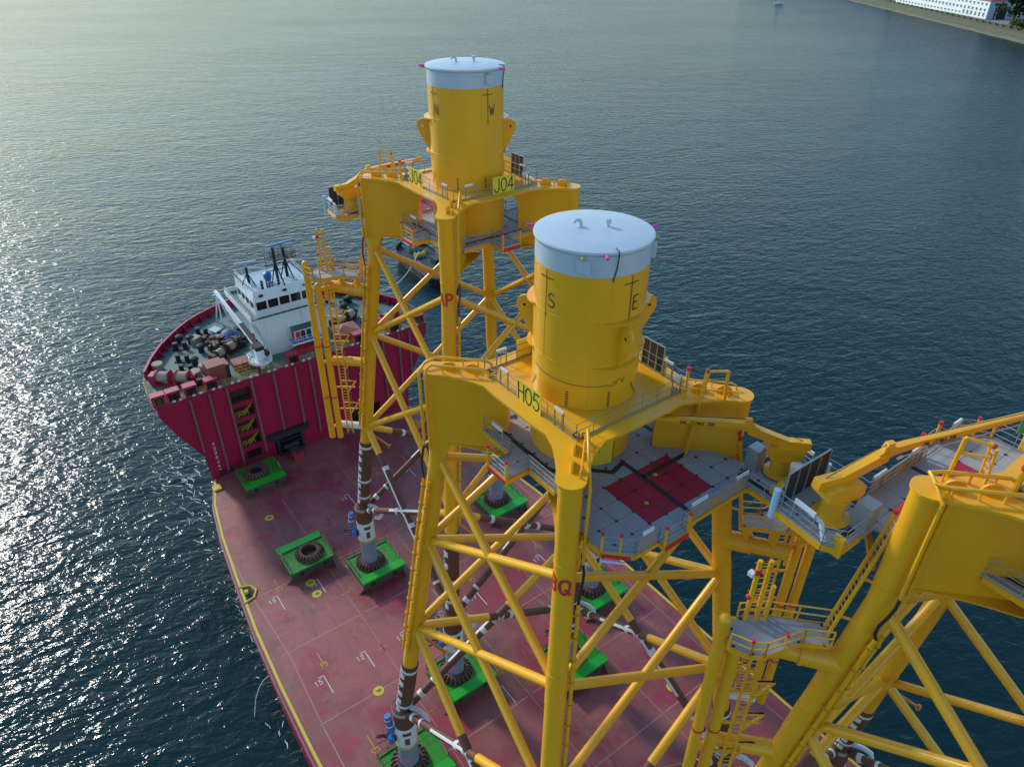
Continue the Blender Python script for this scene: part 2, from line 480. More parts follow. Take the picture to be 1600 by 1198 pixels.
# single-stroke letters in a 0.6 x 1 cell
def arc(cx, cy, rx, ry, a0, a1, n=10):
    return [(cx + rx * math.cos(R(a0 + (a1 - a0) * i / n)), cy + ry * math.sin(R(a0 + (a1 - a0) * i / n))) for i in range(n + 1)]
FONT = {
    'J': [[(.5, 1), (.5, .25)] + arc(.27, .25, .23, .25, 0, -180)],
    '0': [arc(.3, .5, .27, .5, 0, 360, 24)], 'O': [arc(.3, .5, .3, .5, 0, 360, 24)],
    '4': [[(.45, 0), (.45, 1), (.03, .32), (.6, .32)]],
    'H': [[(.05, 0), (.05, 1)], [(.55, 0), (.55, 1)], [(.05, .52), (.55, .52)]],
    '5': [[(.52, 1), (.12, 1), (.08, .56)] + arc(.28, .32, .27, .32, 115, -150, 14)],
    'N': [[(.05, 0), (.05, 1), (.55, 0), (.55, 1)]],
    'W': [[(0, 1), (.17, 0), (.32, .8), (.47, 0), (.64, 1)]],
    'S': [arc(.3, .75, .24, .25, 40, 270, 12) + arc(.3, .25, .26, .25, 90, -140, 12)],
    'E': [[(.52, 0), (.08, 0), (.08, 1), (.52, 1)], [(.08, .52), (.46, .52)]],
    'A': [[(0, 0), (.3, 1), (.6, 0)], [(.11, .36), (.49, .36)]],
    'P': [[(.06, 0), (.06, 1), (.3, 1)] + arc(.3, .75, .26, .25, 90, -90, 8) + [(.06, .5)]],
    'B': [[(.06, 0), (.06, 1), (.3, 1)] + arc(.3, .76, .23, .24, 90, -90, 8) + [(.06, .52)], [(.3, .52)] + arc(.3, .26, .27, .26, 90, -90, 8) + [(.06, 0)]],
    'Q': [arc(.3, .5, .3, .5, 0, 360, 24), [(.36, .26), (.62, -.05)]],
    'L': [[(.08, 1), (.08, 0), (.52, 0)]], 'T': [[(.3, 0), (.3, 1)], [(.02, 1), (.58, 1)]],
    'M': [[(.02, 0), (.05, 1), (.3, .3), (.55, 1), (.58, 0)]], 'X': [[(.05, 0), (.55, 1)], [(.05, 1), (.55, 0)]],
    '1': [[(.12, .8), (.32, 1), (.32, 0)]], '2': [arc(.3, .74, .25, .26, 160, -30, 10) + [(.04, 0), (.56, 0)]],
    '3': [arc(.28, .76, .24, .24, 150, -90, 10), arc(.28, .26, .27, .26, 90, -150, 10)],
    '7': [[(.05, 1), (.55, 1), (.22, 0)]], '9': [arc(.3, .7, .25, .3, 0, 360, 18), [(.55, .7), (.45, .05)]],
    '8': [arc(.3, .76, .22, .24, 0, 360, 16), arc(.3, .26, .27, .26, 0, 360, 16)],
    '6': [arc(.3, .3, .26, .3, 0, 360, 18), [(.06, .36), (.36, 1)]],
    'R': [[(.06, 0), (.06, 1), (.3, 1)] + arc(.3, .75, .26, .25, 90, -90, 8) + [(.06, .5)], [(.3, .5), (.56, 0)]],
    'V': [[(0, 1), (.3, 0), (.6, 1)]], '/': [[(.05, -.05), (.5, 1.05)]], ' ': [],
}
def strokes(mb, lines, w, fn, ext=0.5, step=None):
    """flat ribbons of width w along lines of (u, v), mapped by fn onto a surface"""
    step = step or max(w * 1.5, 0.12)
    for ln in lines:
        pts = [Vector(p) for p in ln]
        res = []
        for a, b in zip(pts[:-1], pts[1:]):
            k = max(1, int(math.ceil((b - a).length / step)))
            res += [a + (b - a) * (i / k) for i in range(k)]
        res.append(pts[-1])
        closed = (res[0] - res[-1]).length < 1e-5
        if not closed:
            res[0] = res[0] - (res[1] - res[0]).normalized() * (w * ext)
            res[-1] = res[-1] + (res[-1] - res[-2]).normalized() * (w * ext)
        vs = []
        m = len(res)
        for i in range(m):
            if closed:
                d0 = (res[i] - res[i - 1] if i > 0 else res[0] - res[-2])
                d1 = (res[i + 1] - res[i] if i < m - 1 else res[1] - res[0])
            else:
                d0 = res[i] - res[max(i - 1, 0)] if i > 0 else res[1] - res[0]
                d1 = res[min(i + 1, m - 1)] - res[i] if i < m - 1 else res[i] - res[i - 1]
            d0 = d0.normalized(); d1 = d1.normalized()
            n0 = Vector((-d0.y, d0.x)); n1 = Vector((-d1.y, d1.x))
            nn = (n0 + n1)
            nn = n0 if nn.length < 0.2 else nn.normalized()
            sc = min(1.8, 1 / max(0.4, nn.dot(n0)))
            for s in (-.5, .5):
                q = res[i] + nn * (s * w * sc)
                vs.append(fn(q.x, q.y))
        mb.add(vs, [(2 * i, 2 * i + 2, 2 * i + 3, 2 * i + 1) for i in range(m - 1)])
def text(mb, s, h, w, fn, u0=0.0, v0=0.0, gap=0.22, centre=True, sx=1.0):
    adv = (0.6 + gap) * h * sx
    if centre: u0 -= (adv * len(s) - gap * h * sx) / 2
    for i, ch in enumerate(s):
        strokes(mb, [[(u0 + i * adv + x * h * sx, v0 + y * h) for x, y in ln] for ln in FONT.get(ch, [])], w, fn)
def cyl_map(cx, cy, rad, a0):
    return lambda u, v: (cx + rad * math.cos(a0 + u / rad), cy + rad * math.sin(a0 + u / rad), v)
def plane_map(o, rt, upv):
    o, rt, upv = Vector(o), Vector(rt), Vector(upv)
    return lambda u, v: tuple(o + rt * u + upv * v)

def clip_poly(poly, a, b, c):
    """keep the part of a convex polygon where a*x + b*y <= c"""
    out = []
    for i in range(len(poly)):
        p, q = poly[i], poly[(i + 1) % len(poly)]
        dp, dq = a * p[0] + b * p[1] - c, a * q[0] + b * q[1] - c
        if dp <= 0: out.append(p)
        if dp * dq < 0:
            t = dp / (dp - dq)
            out.append((p[0] + (q[0] - p[0]) * t, p[1] + (q[1] - p[1]) * t))
    return out
def clip_convex(poly, region):
    for i in range(len(region)):
        p, q = region[i], region[(i + 1) % len(region)]
        dx, dy = q[0] - p[0], q[1] - p[1]
        poly = clip_poly(poly, dy, -dx, dy * p[0] - dx * p[1])
        if len(poly) < 3: return []
    return poly
def area(poly):
    return 0.5 * abs(sum(poly[i][0] * poly[(i + 1) % len(poly)][1] - poly[(i + 1) % len(poly)][0] * poly[i][1] for i in range(len(poly))))

def railing(mb, pts, h=1.1, gap=1.35, r=0.026, rails=(1.0, 0.52), kick=0.12, closed=False):
    pts = [Vector(p) for p in pts]
    if closed: pts = pts + [pts[0]]
    Z = Vector((0, 0, 1))
    for a, b in zip(pts[:-1], pts[1:]):
        k = max(1, int(round((b - a).length / gap)))
        for i in range(k + 1):
            p = a + (b - a) * (i / k)
            mb.tube(p, p + Z * h, r, 5)
        for t in rails:
            mb.tube(a + Z * (h * t), b + Z * (h * t), r * 0.9, 5)
        if kick:
            mb.bar(a + Z * (kick / 2 + .01), b + Z * (kick / 2 + .01), 0.02, kick, Z)
def ladder(mb, p, q, side, w=0.5, r=0.04, rung=0.35, rr=0.02):
    p, q, side = Vector(p), Vector(q), Vector(side).normalized()
    for s in (-.5, .5):
        mb.tube(p + side * (w * s), q + side * (w * s), r, 6)
    k = int((q - p).length / rung)
    for i in range(1, k):
        m = p + (q - p) * (i / k)
        mb.tube(m - side * (w / 2), m + side * (w / 2), rr, 5)
# ---------------------------------------------------------------- sea
S = 16000
me = MB()
me.add([(-S, -S, 0), (S, -S, 0), (S, S, 0), (-S, S, 0)], [(0, 1, 2, 3)])
o = me.build('sea', M['sea'], smooth=False, kind='structure')

# ---------------------------------------------------------------- far shore
SO = Vector((-346.6, 779.2, 0))
SU = Vector((0.782, -0.623, 0)).normalized()
SN = Vector((-SU.y, SU.x, 0))
def sh(u, n, z): return SO + SU * u + SN * n + Vector((0, 0, z))
def shore_strip(name, m, prof, u0, u1, k, jit=0.0, kind='structure'):
    b = MB()
    vs = []
    for i in range(k + 1):
        u = u0 + (u1 - u0) * i / k
        for j, (n, z) in enumerate(prof):
            vs.append(sh(u, n + random.uniform(-jit, jit), z + random.uniform(-jit, jit) * 0.3))
    w = len(prof)
    b.add(vs, [(i * w + j, (i + 1) * w + j, (i + 1) * w + j + 1, i * w + j + 1) for i in range(k) for j in range(w - 1)])
    return b.build(name, m, smooth=False, kind=kind)
shore_strip('shore_ground', M['ground'], [(17, 6.5), (60, 7.5), (400, 26)], -900, 500, 30, 0.3)
shore_strip('beach', M['sand'], [(-1, -0.8), (3.5, 0.5), (6, 1.4)], -900, 500, 140, 0.6)
shore_strip('verge', M['verge'], [(14.5, 6.55), (16, 7.1), (19, 6.95), (22, 6.8)], -900, 500, 160, 0.35, 'stuff')
b = shore_strip('quay_wall', M['stone'], [(5, 0.8), (8, 3.0), (10, 5.0), (13, 6.2), (17.5, 6.6)], -900, 500, 160, 0.35, None)
tag(b, 'long weathered stone quay wall along the far shore', 'wall')
proto = None
for i in range(34):
    u = -200 + i * 11.5
    if proto is None:
        mb = MB().box(0, 0, 0.6, 4.2, 2.2, 1.2).box(0, 0, 1.4, 2.6, 1.6, 0.5)
        proto = mb.build('quay_block', M['stone'], smooth=False)
        k = proto
    else:
        k = proto.copy(); C.objects.link(k)
    p = sh(u, 14.5, 6.3)
    k.location = p
    k.location.z -= .2
    k.rotation_euler = (0, 0, math.atan2(SU.y, SU.x))
    tag(k, 'grey stone block in the row along the top of the quay wall', 'stone block', 'stone blocks along the quay edge')

def place(o, u, n, z):
    o.location = sh(u, n, z)
    o.rotation_euler = (0, 0, math.atan2(SU.y, SU.x) + 0.06)
bld = thing('quay_building', 'long white quayside building with rows of windows and a red tiled roof end', 'building')
place(bld, -10, 26, 7.0)
Lb, Wb, Hb = 178.0, 22.0, 15.0
MB().box(-Lb / 2, Wb / 2, Hb / 2, Lb, Wb, Hb).build('wall', M['plaster'], bld, smooth=False)
MB().add([(-62, -1, Hb), (1, -1, Hb), (1, Wb + 1, Hb), (-62, Wb + 1, Hb), (-54, Wb / 2, Hb + 6), (-8, Wb / 2, Hb + 6)],
         [(0, 1, 5, 4), (1, 2, 5), (2, 3, 4, 5), (3, 0, 4)]).build('roof', M['terracotta'], bld, smooth=False)
MB().box(-62 - (Lb - 62) / 2, Wb / 2, Hb + 0.4, Lb - 62 + 1, Wb + 1, 0.8).build('parapet', M['plaster'], bld, smooth=False)
wm = None
for i in range(26):
    for j, (zz, hh) in enumerate(((2.6, 1.7), (7.4, 2.6), (12.2, 2.2))):
        if j == 0 and i < 6: zz, hh = 3.4, 3.6
        f = MB().box(0, 0, 0, 2.7, 0.5, hh + 0.1).build('window', M['plaster'], bld, smooth=False)
        f.location = (-5 - i * 6.7, -0.1, zz)
        g = MB().box(0, -0.2, 0, 2.1, 0.4, hh - .4).build('pane', M['pane'], f, smooth=False)
MB().box(0.3, Wb / 2, Hb * 0.5, 0.6, Wb - 1, Hb).build('end_wall', M['bluewall'], bld, smooth=False)
MB().box(0.7, Wb / 2 + 1, 5.0, 0.5, 11, 10).build('door', M['dark'], bld, smooth=False)
for yy in (7, 14):
    MB().box(0.7, yy, 12.2, 0.5, 4, 2.2).build('window', M['glass'], bld, smooth=False)
MB().add([(-70, 3, 21), (-66, 3, 21), (-66, 3, 15), (-70, 3, 15), (-70, 6, 21), (-66, 6, 21), (-66, 6, 15), (-70, 6, 15)],
         [(0, 3, 2, 1), (4, 5, 6, 7), (0, 1, 5, 4), (1, 2, 6, 5), (3, 0, 4, 7)]).build('chimney', M['plaster'], bld, smooth=False)
sb = thing('boat_house', 'small white house with a steep red roof left of the long quay building', 'building')
place(sb, -204, 26, 7.0)
MB().box(0, 6, 4, 17, 12, 8).build('wall', M['plaster'], sb, smooth=False)
MB().add([(-9, -1, 8), (9, -1, 8), (9, 13, 8), (-9, 13, 8), (-9, 6, 13), (9, 6, 13)], [(0, 1, 5, 4), (2, 3, 4, 5), (1, 2, 5), (3, 0, 4)]).build('roof', M['terracotta'], sb, smooth=False)
for xx in (-5, 0, 5):
    MB().box(xx, -0.1, 4.5, 2, 0.4, 3).build('window', M['glass'], sb, smooth=False)
sb2 = thing('shed', 'low white shed behind the pale quay building under trees', 'building')
place(sb2, 30, 75, 8)
MB().box(0, 6, 4, 40, 14, 9).build('wall', M['plaster'], sb2, smooth=False)
MB().add([(-21, -2, 8.5), (21, -2, 8.5), (21, 14, 8.5), (-21, 14, 8.5), (-21, 6, 11), (21, 6, 11)], [(0, 1, 5, 4), (2, 3, 4, 5), (1, 2, 5), (3, 0, 4)]).build('roof', M['cap'], sb2, smooth=False)

def tree(u, n, h, w, m, label, seed):
    rnd = random.Random(seed)
    t = thing('tree', label, 'tree', sh(u, n, 7.0), 0, 'trees at the far shore')
    tr = MB()
    tr.tube((0, 0, -1), (0.3, 0.2, h * 0.55), w * 0.07, 7, w * 0.03)
    for k in range(4):
        a = k * 1.6 + rnd.random()
        tr.tube((0.2, 0.1, h * (0.25 + 0.06 * k)), (math.cos(a) * w * 0.3, math.sin(a) * w * 0.3, h * (0.5 + 0.08 * k)), w * 0.03, 5, w * 0.012)
    tr.build('trunk', M['bark'], t)
    cr = MB()
    cl = [(rnd.gauss(0, w * 0.24), rnd.gauss(0, w * 0.24), h * rnd.uniform(0.35, 0.98), rnd.uniform(0.14, 0.26) * w) for _ in range(16)]
    for _ in range(1500):
        cx, cy, cz, cr_ = rnd.choice(cl)
        d = Vector((rnd.gauss(0, 1), rnd.gauss(0, 1), rnd.gauss(0, 0.8))).normalized() * cr_ * rnd.uniform(0.5, 1.05)
        p = Vector((cx, cy, cz)) + d
        a = Vector((rnd.gauss(0, 1), rnd.gauss(0, 1), rnd.gauss(0, 1))).normalized() * rnd.uniform(0.035, 0.085) * w
        bb = ortho(a)[0] * rnd.uniform(0.03, 0.07) * w
        cr.add([p - a, p + bb, p + a, p - bb], [(0, 1, 2, 3)])
    cr.build('crown', m, t, smooth=False)
for i, (u, n, h, w) in enumerate([(28, 30, 25, 20), (48, 36, 30, 24), (70, 32, 28, 22), (92, 40, 32, 26), (40, 58, 32, 24), (112, 34, 26, 20), (-232, 34, 15, 14), (-218, 48, 17, 15)]):
    tree(u, n, h, w, M['leaf'], 'dark green tree to the right of the white quay building' if i < 6 else 'dark tree left of the small red-roofed house', 100 + i)
for i, (u, n, h, w) in enumerate([(55, 19, 6, 9), (66, 18, 6, 10), (80, 19, 7, 10)]):
    tree(u, n, h, w, M['leaf_light'], 'low bright green bush on top of the quay wall', 140 + i)
for i in range(4):
    lp = MB().tube((0, 0, 0), (0, 0, 11), 0.18, 6, 0.1).tube((0, 0, 11), (1.6, 0, 11.4), 0.1, 5).box(1.9, 0, 11.4, 0.9, 0.3, 0.2)
    k = lp.build('street_lamp', M['galv'])
    k.location = sh(-120 + i * 46, 19, 6.6)
    tag(k, 'thin grey street lamp standing on the quay before the white building', 'street lamp', 'street lamps on the quay')

# small white boat
bt = thing('motor_boat', 'small white motor boat alone at the top edge of the water', 'boat', (-592, 841, 0), 0.7)
def hull_loft(secs, cap=True):
    """secs: list of (x, [(y, z), ...]) outer half profile from keel side up; mirrored"""
    mb = MB()
    vs, w = [], None
    for x, pr in secs:
        row = [(x, -y, z) for y, z in reversed(pr)] + [(x, y, z) for y, z in pr]
        w = len(row)
        vs += row
    fs = []
    for i in range(len(secs) - 1):
        for j in range(w - 1):
            fs.append((i * w + j, i * w + j + 1, (i + 1) * w + j + 1, (i + 1) * w + j))
        if cap: fs.append((i * w + w - 1, i * w, (i + 1) * w, (i + 1) * w + w - 1))
    if cap:
        fs.append(tuple(range(w)))
        fs.append(tuple(range((len(secs) - 1) * w, len(secs) * w))[::-1])
    return mb.add(vs, fs)
hull_loft([(-5, [(1.2, -.3), (1.6, 1.2)]), (1, [(1.2, -.3), (1.8, 1.4)]), (4, [(0.5, -.3), (1.1, 1.7)]), (5.8, [(0.02, 0.2), (0.05, 2.0)])]).build('hull', M['white'], bt)
MB().box(-0.8, 0, 2.2, 3.6, 2.4, 1.9).build('cabin', M['white'], bt, smooth=False)
MB().box(-0.8, 0, 2.5, 3.7, 2.46, 0.6).build('window', M['glass'], bt, smooth=False)
MB().tube((-1, 0, 3.1), (-1, 0, 5.2), 0.06, 5).build('mast', M['white'], bt)

# ---------------------------------------------------------------- tug
tug = thing('tug_boat', 'dark tug boat with a towing winch lying beyond the yellow tower', 'tug boat', (-158, 88.6, 0), -0.06)
def tugw(x): return 4.6 * (1 - max(0, (abs(x) - 8) / 6.5) ** 2.2) if abs(x) < 14.5 else 0.05
secs = []
for i in range(25):
    x = -14.4 + i * 1.2
    w = max(0.3, tugw(x))
    secs.append((x, [(w * 0.82, -1.0), (w * 0.97, 0.8), (w, 2.4)]))
hull_loft(secs, cap=True).build('hull', M['tugblack'], tug)
db = MB()
db.prism([(s[0], -s[1][2][0] * 0.96) for s in secs] + [(s[0], s[1][2][0] * 0.96) for s in reversed(secs)], 2.42, 2.5)
db.build('deck', M['tugdeck'], tug, smooth=False)
ring = MB()
pts = [(s[0], -s[1][2][0], 2.5) for s in secs] + [(s[0], s[1][2][0], 2.5) for s in reversed(secs)]
ring.path(pts + [pts[0]], 0.35, 8)
ring.build('fender', M['black_rubber'], tug)
bw = MB()
for a, c in zip(pts[:9] , pts[1:10]): bw.bar(Vector(a) + Vector((0, 0, .7)), Vector(c) + Vector((0, 0, .7)), 0.1, 1.0, (0, 0, 1))
for a, c in zip(pts[-10:], pts[-9:]): bw.bar(Vector(a) + Vector((0, 0, .7)), Vector(c) + Vector((0, 0, .7)), 0.1, 1.0, (0, 0, 1))
bw.build('bulwark', M['tugdeck'], tug)
MB().box(-9.3, 0.3, 3.6, 3.0, 3.2, 2.2).build('cabin', M['tuggreen'], tug, smooth=False)
MB().box(-9.3, 0.3, 4.75, 3.4, 3.6, 0.16).build('cabin_roof', M['bluegrey'], tug, smooth=False)
wn = MB().tube((-3.8, -1.3, 3.3), (-3.8, 1.3, 3.3), 0.5, 16).build('winch', M['edge_yellow'], tug)
MB().tube((-3.8, -1.5, 3.3), (-3.8, -1.3, 3.3), .8, 16).tube((-3.8, 1.3, 3.3), (-3.8, 1.5, 3.3), .8, 16).build('flange', M['edge_yellow'], wn)
MB().box(2.5, 1.8, 3.3, 3.0, 2.2, 1.6).build('hatch', M['tugdeck'], tug, smooth=False)
for x, y in ((-6.2, 3.0), (0.5, -2.6), (6, -2.4), (6.5, 2.2), (-12, -1.2)):
    MB().tube((x, y, 2.5), (x, y, 3.3), 0.22, 8).tube((x + .8, y, 2.5), (x + .8, y, 3.3), 0.22, 8).build('bollard', M['galv'], tug)
MB().tube((-13.2, 0, 3.0), (-13.2, 1.2, 3.0), 0.5, 10).build('fender_roll', M['white'], tug)
MB().tube((-11.5, 0.8, 2.5), (-11.5, 0.8, 6.5), 0.1, 6).tube((-11.5, 0.2, 5.6), (-11.5, 1.4, 5.6), 0.06, 5).build('mast', M['red'], tug)
rp = MB()
A, B = Vector((-161.8, 88.6, 4.2)), Vector((-109.5, 50.0, 23.0))
rp.path([A.lerp(B, t / 14) - Vector((0, 0, 3.0 * 4 * (t / 14) * (1 - t / 14))) for t in range(15)], 0.07, 6)
tag(rp.build('tow_rope', M['tape']), 'thin pale tow rope running from the tug to the red ship', 'rope')

# ---------------------------------------------------------------- ship
ZD, ZF, YC = 6.5, 21.9, 30.8
ship = thing('heavy_lift_ship', 'crimson heavy lift ship with a flat red deck and white bridge at the bow', 'ship', (0, 0, 0))
def lerp_table(tb, x):
    if x >= tb[0][0]: return tb[0][1]
    for (x0, y0), (x1, y1) in zip(tb[:-1], tb[1:]):
        if x0 >= x >= x1: return y0 + (y1 - y0) * (x0 - x) / (x0 - x1)
    return tb[-1][1]
DK = [(42, 22.6), (-46, 22.6), (-55, 22.45), (-64, 22.05), (-73.5, 21.2), (-82.3, 20.3), (-89.6, 19.1), (-93, 18.0), (-95.4, 17.3)]
TOP = [(-95.4, 21.9), (-98, 22.2), (-101, 22.0), (-104, 21.1), (-107.6, 19.3), (-111, 17.1), (-113, 15.4), (-115.1, 13.4), (-117, 11.3), (-118.3, 9.2), (-119.7, 6.4), (-120.7, 3.6), (-121.2, 1.6), (-121.4, 0.05)]
WL = [(-95.4, 16.9), (-100, 14.4), (-105, 10.9), (-110, 7.2), (-114, 4.0), (-118, 1.0), (-121.4, 0.05)]
mid = [(x, [(w, -3), (w, 5.7), (w + .001, ZD)]) for x, w in DK]
h = hull_loft([(x, [(y, z) for y, z in pr]) for x, pr in mid], cap=True)
PZ = [(-3, 0.0), (6.5, .08), (11.3, .12), (16.5, .68), (20.2, .97), (21.9, 1.0)]
fsec = []
for x, w in TOP:
    wl = min(lerp_table(WL, x), w)
    fsec.append((x, [(wl + (w - wl) * m_, z) for z, m_ in PZ]))
h2 = hull_loft(fsec, cap=False)
for src in (h2,):
    h.add(src.v, src.f)
h.v = [(x, y + YC, z) for x, y, z in h.v]
h.build('hull', M['hull'], ship)
dk = MB()
dk.prism([(x, YC - w + .02) for x, w in DK] + [(x, YC + w - .02) for x, w in reversed(DK)], ZD - 0.02, ZD + 0.004)
dk.build('main_deck', M['deck'], ship, smooth=False)
# yellow gunwale strip and rounded gunwale bar
for s in (-1, 1):
    ed, gb = MB(), MB()
    for (x0, w0), (x1, w1) in zip(DK[:-1], DK[1:]):
        p, q = Vector((x0, YC + s * (w0 - .3), ZD + .03)), Vector((x1, YC + s * (w1 - .3), ZD + .03))
        ed.bar(p, q, 0.30, 0.05, (0, 0, 1))
        gb.tube((x0, YC + s * (w0 + .05), ZD - .75), (x1, YC + s * (w1 + .05), ZD - .75), 0.22, 8)
    ed.build('deck_edge_strip', M['edge_yellow'], ship, smooth=False)
    gb.build('rubbing_strake', M['rib'], ship)
# notch with yellow rim on the port edge
nb = MB()
nb.path([(-71.9, 9.55, ZD + .08), (-71.3, 10.9, ZD + .08), (-70.2, 11.3, ZD + .08), (-69.2, 10.7, ZD + .08), (-68.9, 9.2, ZD + .08)], 0.13, 8)
nb.build('fairlead_rim', M['edge_yellow'], ship)
MB().prism([(-71.6, 9.9), (-71.1, 10.7), (-70.2, 11.0), (-69.4, 10.5), (-69.1, 9.5)], ZD + .005, ZD + .02).build('fairlead_pocket', M['dark'], ship, smooth=False)
MB().tube((-70.4, 10.1, ZD), (-70.4, 10.1, ZD + .5), 0.25, 10).build('bollard', M['edge_yellow'], ship)
MB().box(-93.1, 13.4, ZD + .15, 1.2, 1.2, 0.28).build('deck_plate', M['edge_yellow'], ship, smooth=False)
# starboard wire rail stanchions
wr = MB()
for x in range(-88, 30, 9):
    w = lerp_table(DK, x)
    wr.tube((x, YC + w + .15, ZD), (x, YC + w + .35, ZD + 1.2), 0.035, 5)
wr.build('stanchions', M['galv'], ship, kind='stuff')
# painted lines on the deck
ml, my, mw = MB(), MB(), MB()
zm = ZD + .009
fl = plane_map((0, 0, zm), (1, 0, 0), (0, 1, 0))
strokes(ml, [[(-78, 10.4), (-69, 10.5), (-58, 11.0), (-48, 10.5), (-20, 10.2), (20, 10.2)]], 0.10, fl, step=3)
strokes(ml, [[(-78, 51.2), (20, 51.3)]], 0.10, fl, step=3)
strokes(ml, [[(-85, 20.5), (-20, 20.3)], [(-88, 30.8), (-20, 30.8)], [(-85, 41.2), (-20, 41.2)], [(-80, 48.5), (-20, 48.8)]], 0.07, fl, step=3)
for x in (-69, -58.7, -47.9, -37.4, -27):
    strokes(ml, [[(x, 10.3), (x, 20.4)], [(x, 21.2), (x, 30.4)], [(x, 31.2), (x, 40.9)], [(x, 41.6), (x, 51.4)]], 0.10, fl, step=3)
rn = random.Random(5)
def mark(mb, x, y, txt, rev=False):
    strokes(mb, [[(x, y - .05), (x, y + .55)], [(x, y + .5), (x + 2.6, y + .5)]], 0.10, fl)
    fm = plane_map((x + .9, y - .35, zm + .002), (0, 1, 0), (-1, 0, 0))
    text(mb, txt, 0.62, 0.08, fm, 0, 0, centre=True)
for x, nm in ((-80.2, '11'), (-67.5, '15'), (-53.5, '17'), (-40.2, '21')):
    for y in (12.6, 17.9, 23.1, 28.4, 33.6, 38.9, 44.2):
        if rn.random() < .62: mark(mw, x + rn.uniform(-.3, .3), y, rn.choice([nm, '15', '12', '19']))
        if rn.random() < .5:
            yy = y + rn.uniform(1.0, 1.6)
            xx = x - 3.4 + rn.uniform(-.3, .3)
            strokes(my, [[(xx, yy), (xx + 1.9, yy)]], 0.08, fl)
            text(my, rn.choice(['93', '53', '65', '15']), 0.6, 0.08, plane_map((xx + 2.3, yy, zm + .002), (0, 1, 0), (-1, 0, 0)))
# crosses round the stations
for x in (-73.5, -62.9, -52.8, -42.3):
    for y in (20.4, 30.8, 41.2):
        strokes(my, [[(x - .6, y), (x + .6, y)], [(x, y - .6), (x, y + .6)]], 0.07, fl)
ml.build('faded_deck_lines', M['mark_faint'], ship, smooth=False, kind='stuff')
my.build('yellow_deck_marks', M['mark_yellow'], ship, smooth=False, kind='stuff')
mw.build('white_deck_marks', M['mark_white'], ship, smooth=False, kind='stuff')
for x, y in ((-82.2, 17.5), (-67.2, 17.4), (-65.0, 17.35), (-47.9, 17.3), (-28.7, 44.4)):
    d = MB().lathe([(0.62, 0), (0.62, .02)], 20, (x, y, ZD + .006)).build('deck_plug', M['edge_yellow'], ship, smooth=False)
    k = MB()
    text(k, '8', 0.5, 0.09, plane_map((x, y - .2, ZD + .031), (1, 0, 0), (0, 1, 0)))
    k.build('plug_mark', M['black'], d, smooth=False)

# forecastle bulkhead with openings
XB = -95.4
OUT = [(17.3, 6.5), (17.4, 11.3), (20.3, 16.5), (21.8, 20.2), (21.9, 21.9)]
holes = [(18.95, 21.95, 18.5, 20.8), (18.95, 21.95, 15.7, 17.7), (18.95, 21.95, 13.0, 15.0), (18.95, 21.95, 10.3, 12.3), (19.3, 21.6, 7.9, 9.4), (23.9, 28.6, 6.9, 10.2), (36.9, 42.6, 6.9, 9.8)]
ys = sorted({8.9, 52.7, 12, 16, 31, 34, 46, 50} | {h_[0] for h_ in holes} | {h_[1] for h_ in holes})
zs = sorted({z for _, z in OUT} | {h_[2] for h_ in holes} | {h_[3] for h_ in holes})
bk = MB()
for z0, z1 in zip(zs[:-1], zs[1:]):
    band = next((a, b_) for a, b_ in zip(OUT[:-1], OUT[1:]) if a[1] - 1e-6 <= z0 and z1 <= b_[1] + 1e-6)
    (wa, za), (wb, zb) = band
    wf = lambda z: wa + (wb - wa) * (z - za) / (zb - za)
    trap = [(YC - wf(z0), z0), (YC + wf(z0), z0), (YC + wf(z1), z1), (YC - wf(z1), z1)]
    for y0, y1 in zip(ys[:-1], ys[1:]):
        if any(h_[0] - 1e-6 <= y0 and y1 <= h_[1] + 1e-6 and h_[2] - 1e-6 <= z0 and z1 <= h_[3] + 1e-6 for h_ in holes): continue
        pc = clip_convex([(y0, z0), (y1, z0), (y1, z1), (y0, z1)], trap)
        if len(pc) >= 3 and area(pc) > 1e-4:
            bk.add([(XB, y, z) for y, z in pc], [tuple(range(len(pc)))])
bk.build('forecastle_bulkhead', M['hull'], ship, smooth=False)
for i, (y0, y1, z0, z1) in enumerate(holes):
    cv = MB()
    xd = XB - 1.8
    cv.add([(XB, y0, z0), (XB, y1, z0), (XB, y1, z1), (XB, y0, z1), (xd, y0, z0), (xd, y1, z0), (xd, y1, z1), (xd, y0, z1)],
           [(4, 5, 6, 7), (0, 1, 5, 4), (2, 3, 7, 6), (1, 2, 6, 5), (3, 0, 4, 7)])
    c = cv.build('bulkhead_recess', M['rust'] if i < 5 else M['dark'], ship, smooth=False)
    if 0 < i < 4:
        sr = MB()
        for t in (0.35, 0.75):
            sr.tube((XB - .3, y0 + .1, z0 + .2 + t), (XB - .3, y1 - .9, z0 + .2 + t), 0.04, 5)
        sr.tube((XB - .3, y0 + .4, z0 + .1), (XB - .3, y1 - .5, z1 - .3), 0.05, 5).tube((XB - .3, y0 + 1.2, z0 + .1), (XB - .3, y1 - .1, z1 - .1), 0.05, 5)
        for k in range(5): sr.tube((XB - .3, y0 + .2 + k * .45, z0), (XB - .3, y0 + .2 + k * .45, z0 + 1.0), 0.03, 5)
        sr.build('stair_rail', M['mark_yellow'], c)
for y, za, zb in ((13.4, 12.2, 21.6), (16.1, 7.6, 21.6), (18.6, 7.0, 21.7), (22.3, 8.3, 21.7), (25.7, 11.2, 21.6), (29.1, 9.8, 21.6), (31.5, 8.4, 21.6), (34.6, 7.6, 21.6), (37.4, 10.0, 21.6), (40.6, 10.0, 21.6), (44.2, 8.0, 21.6), (47.2, 9.0, 21.6), (49.2, 13, 21.6)):
    MB().bar((XB + .16, y, za), (XB + .16, y, zb), 0.30, 0.34).build('stiffener', M['rib'], ship, smooth=False)
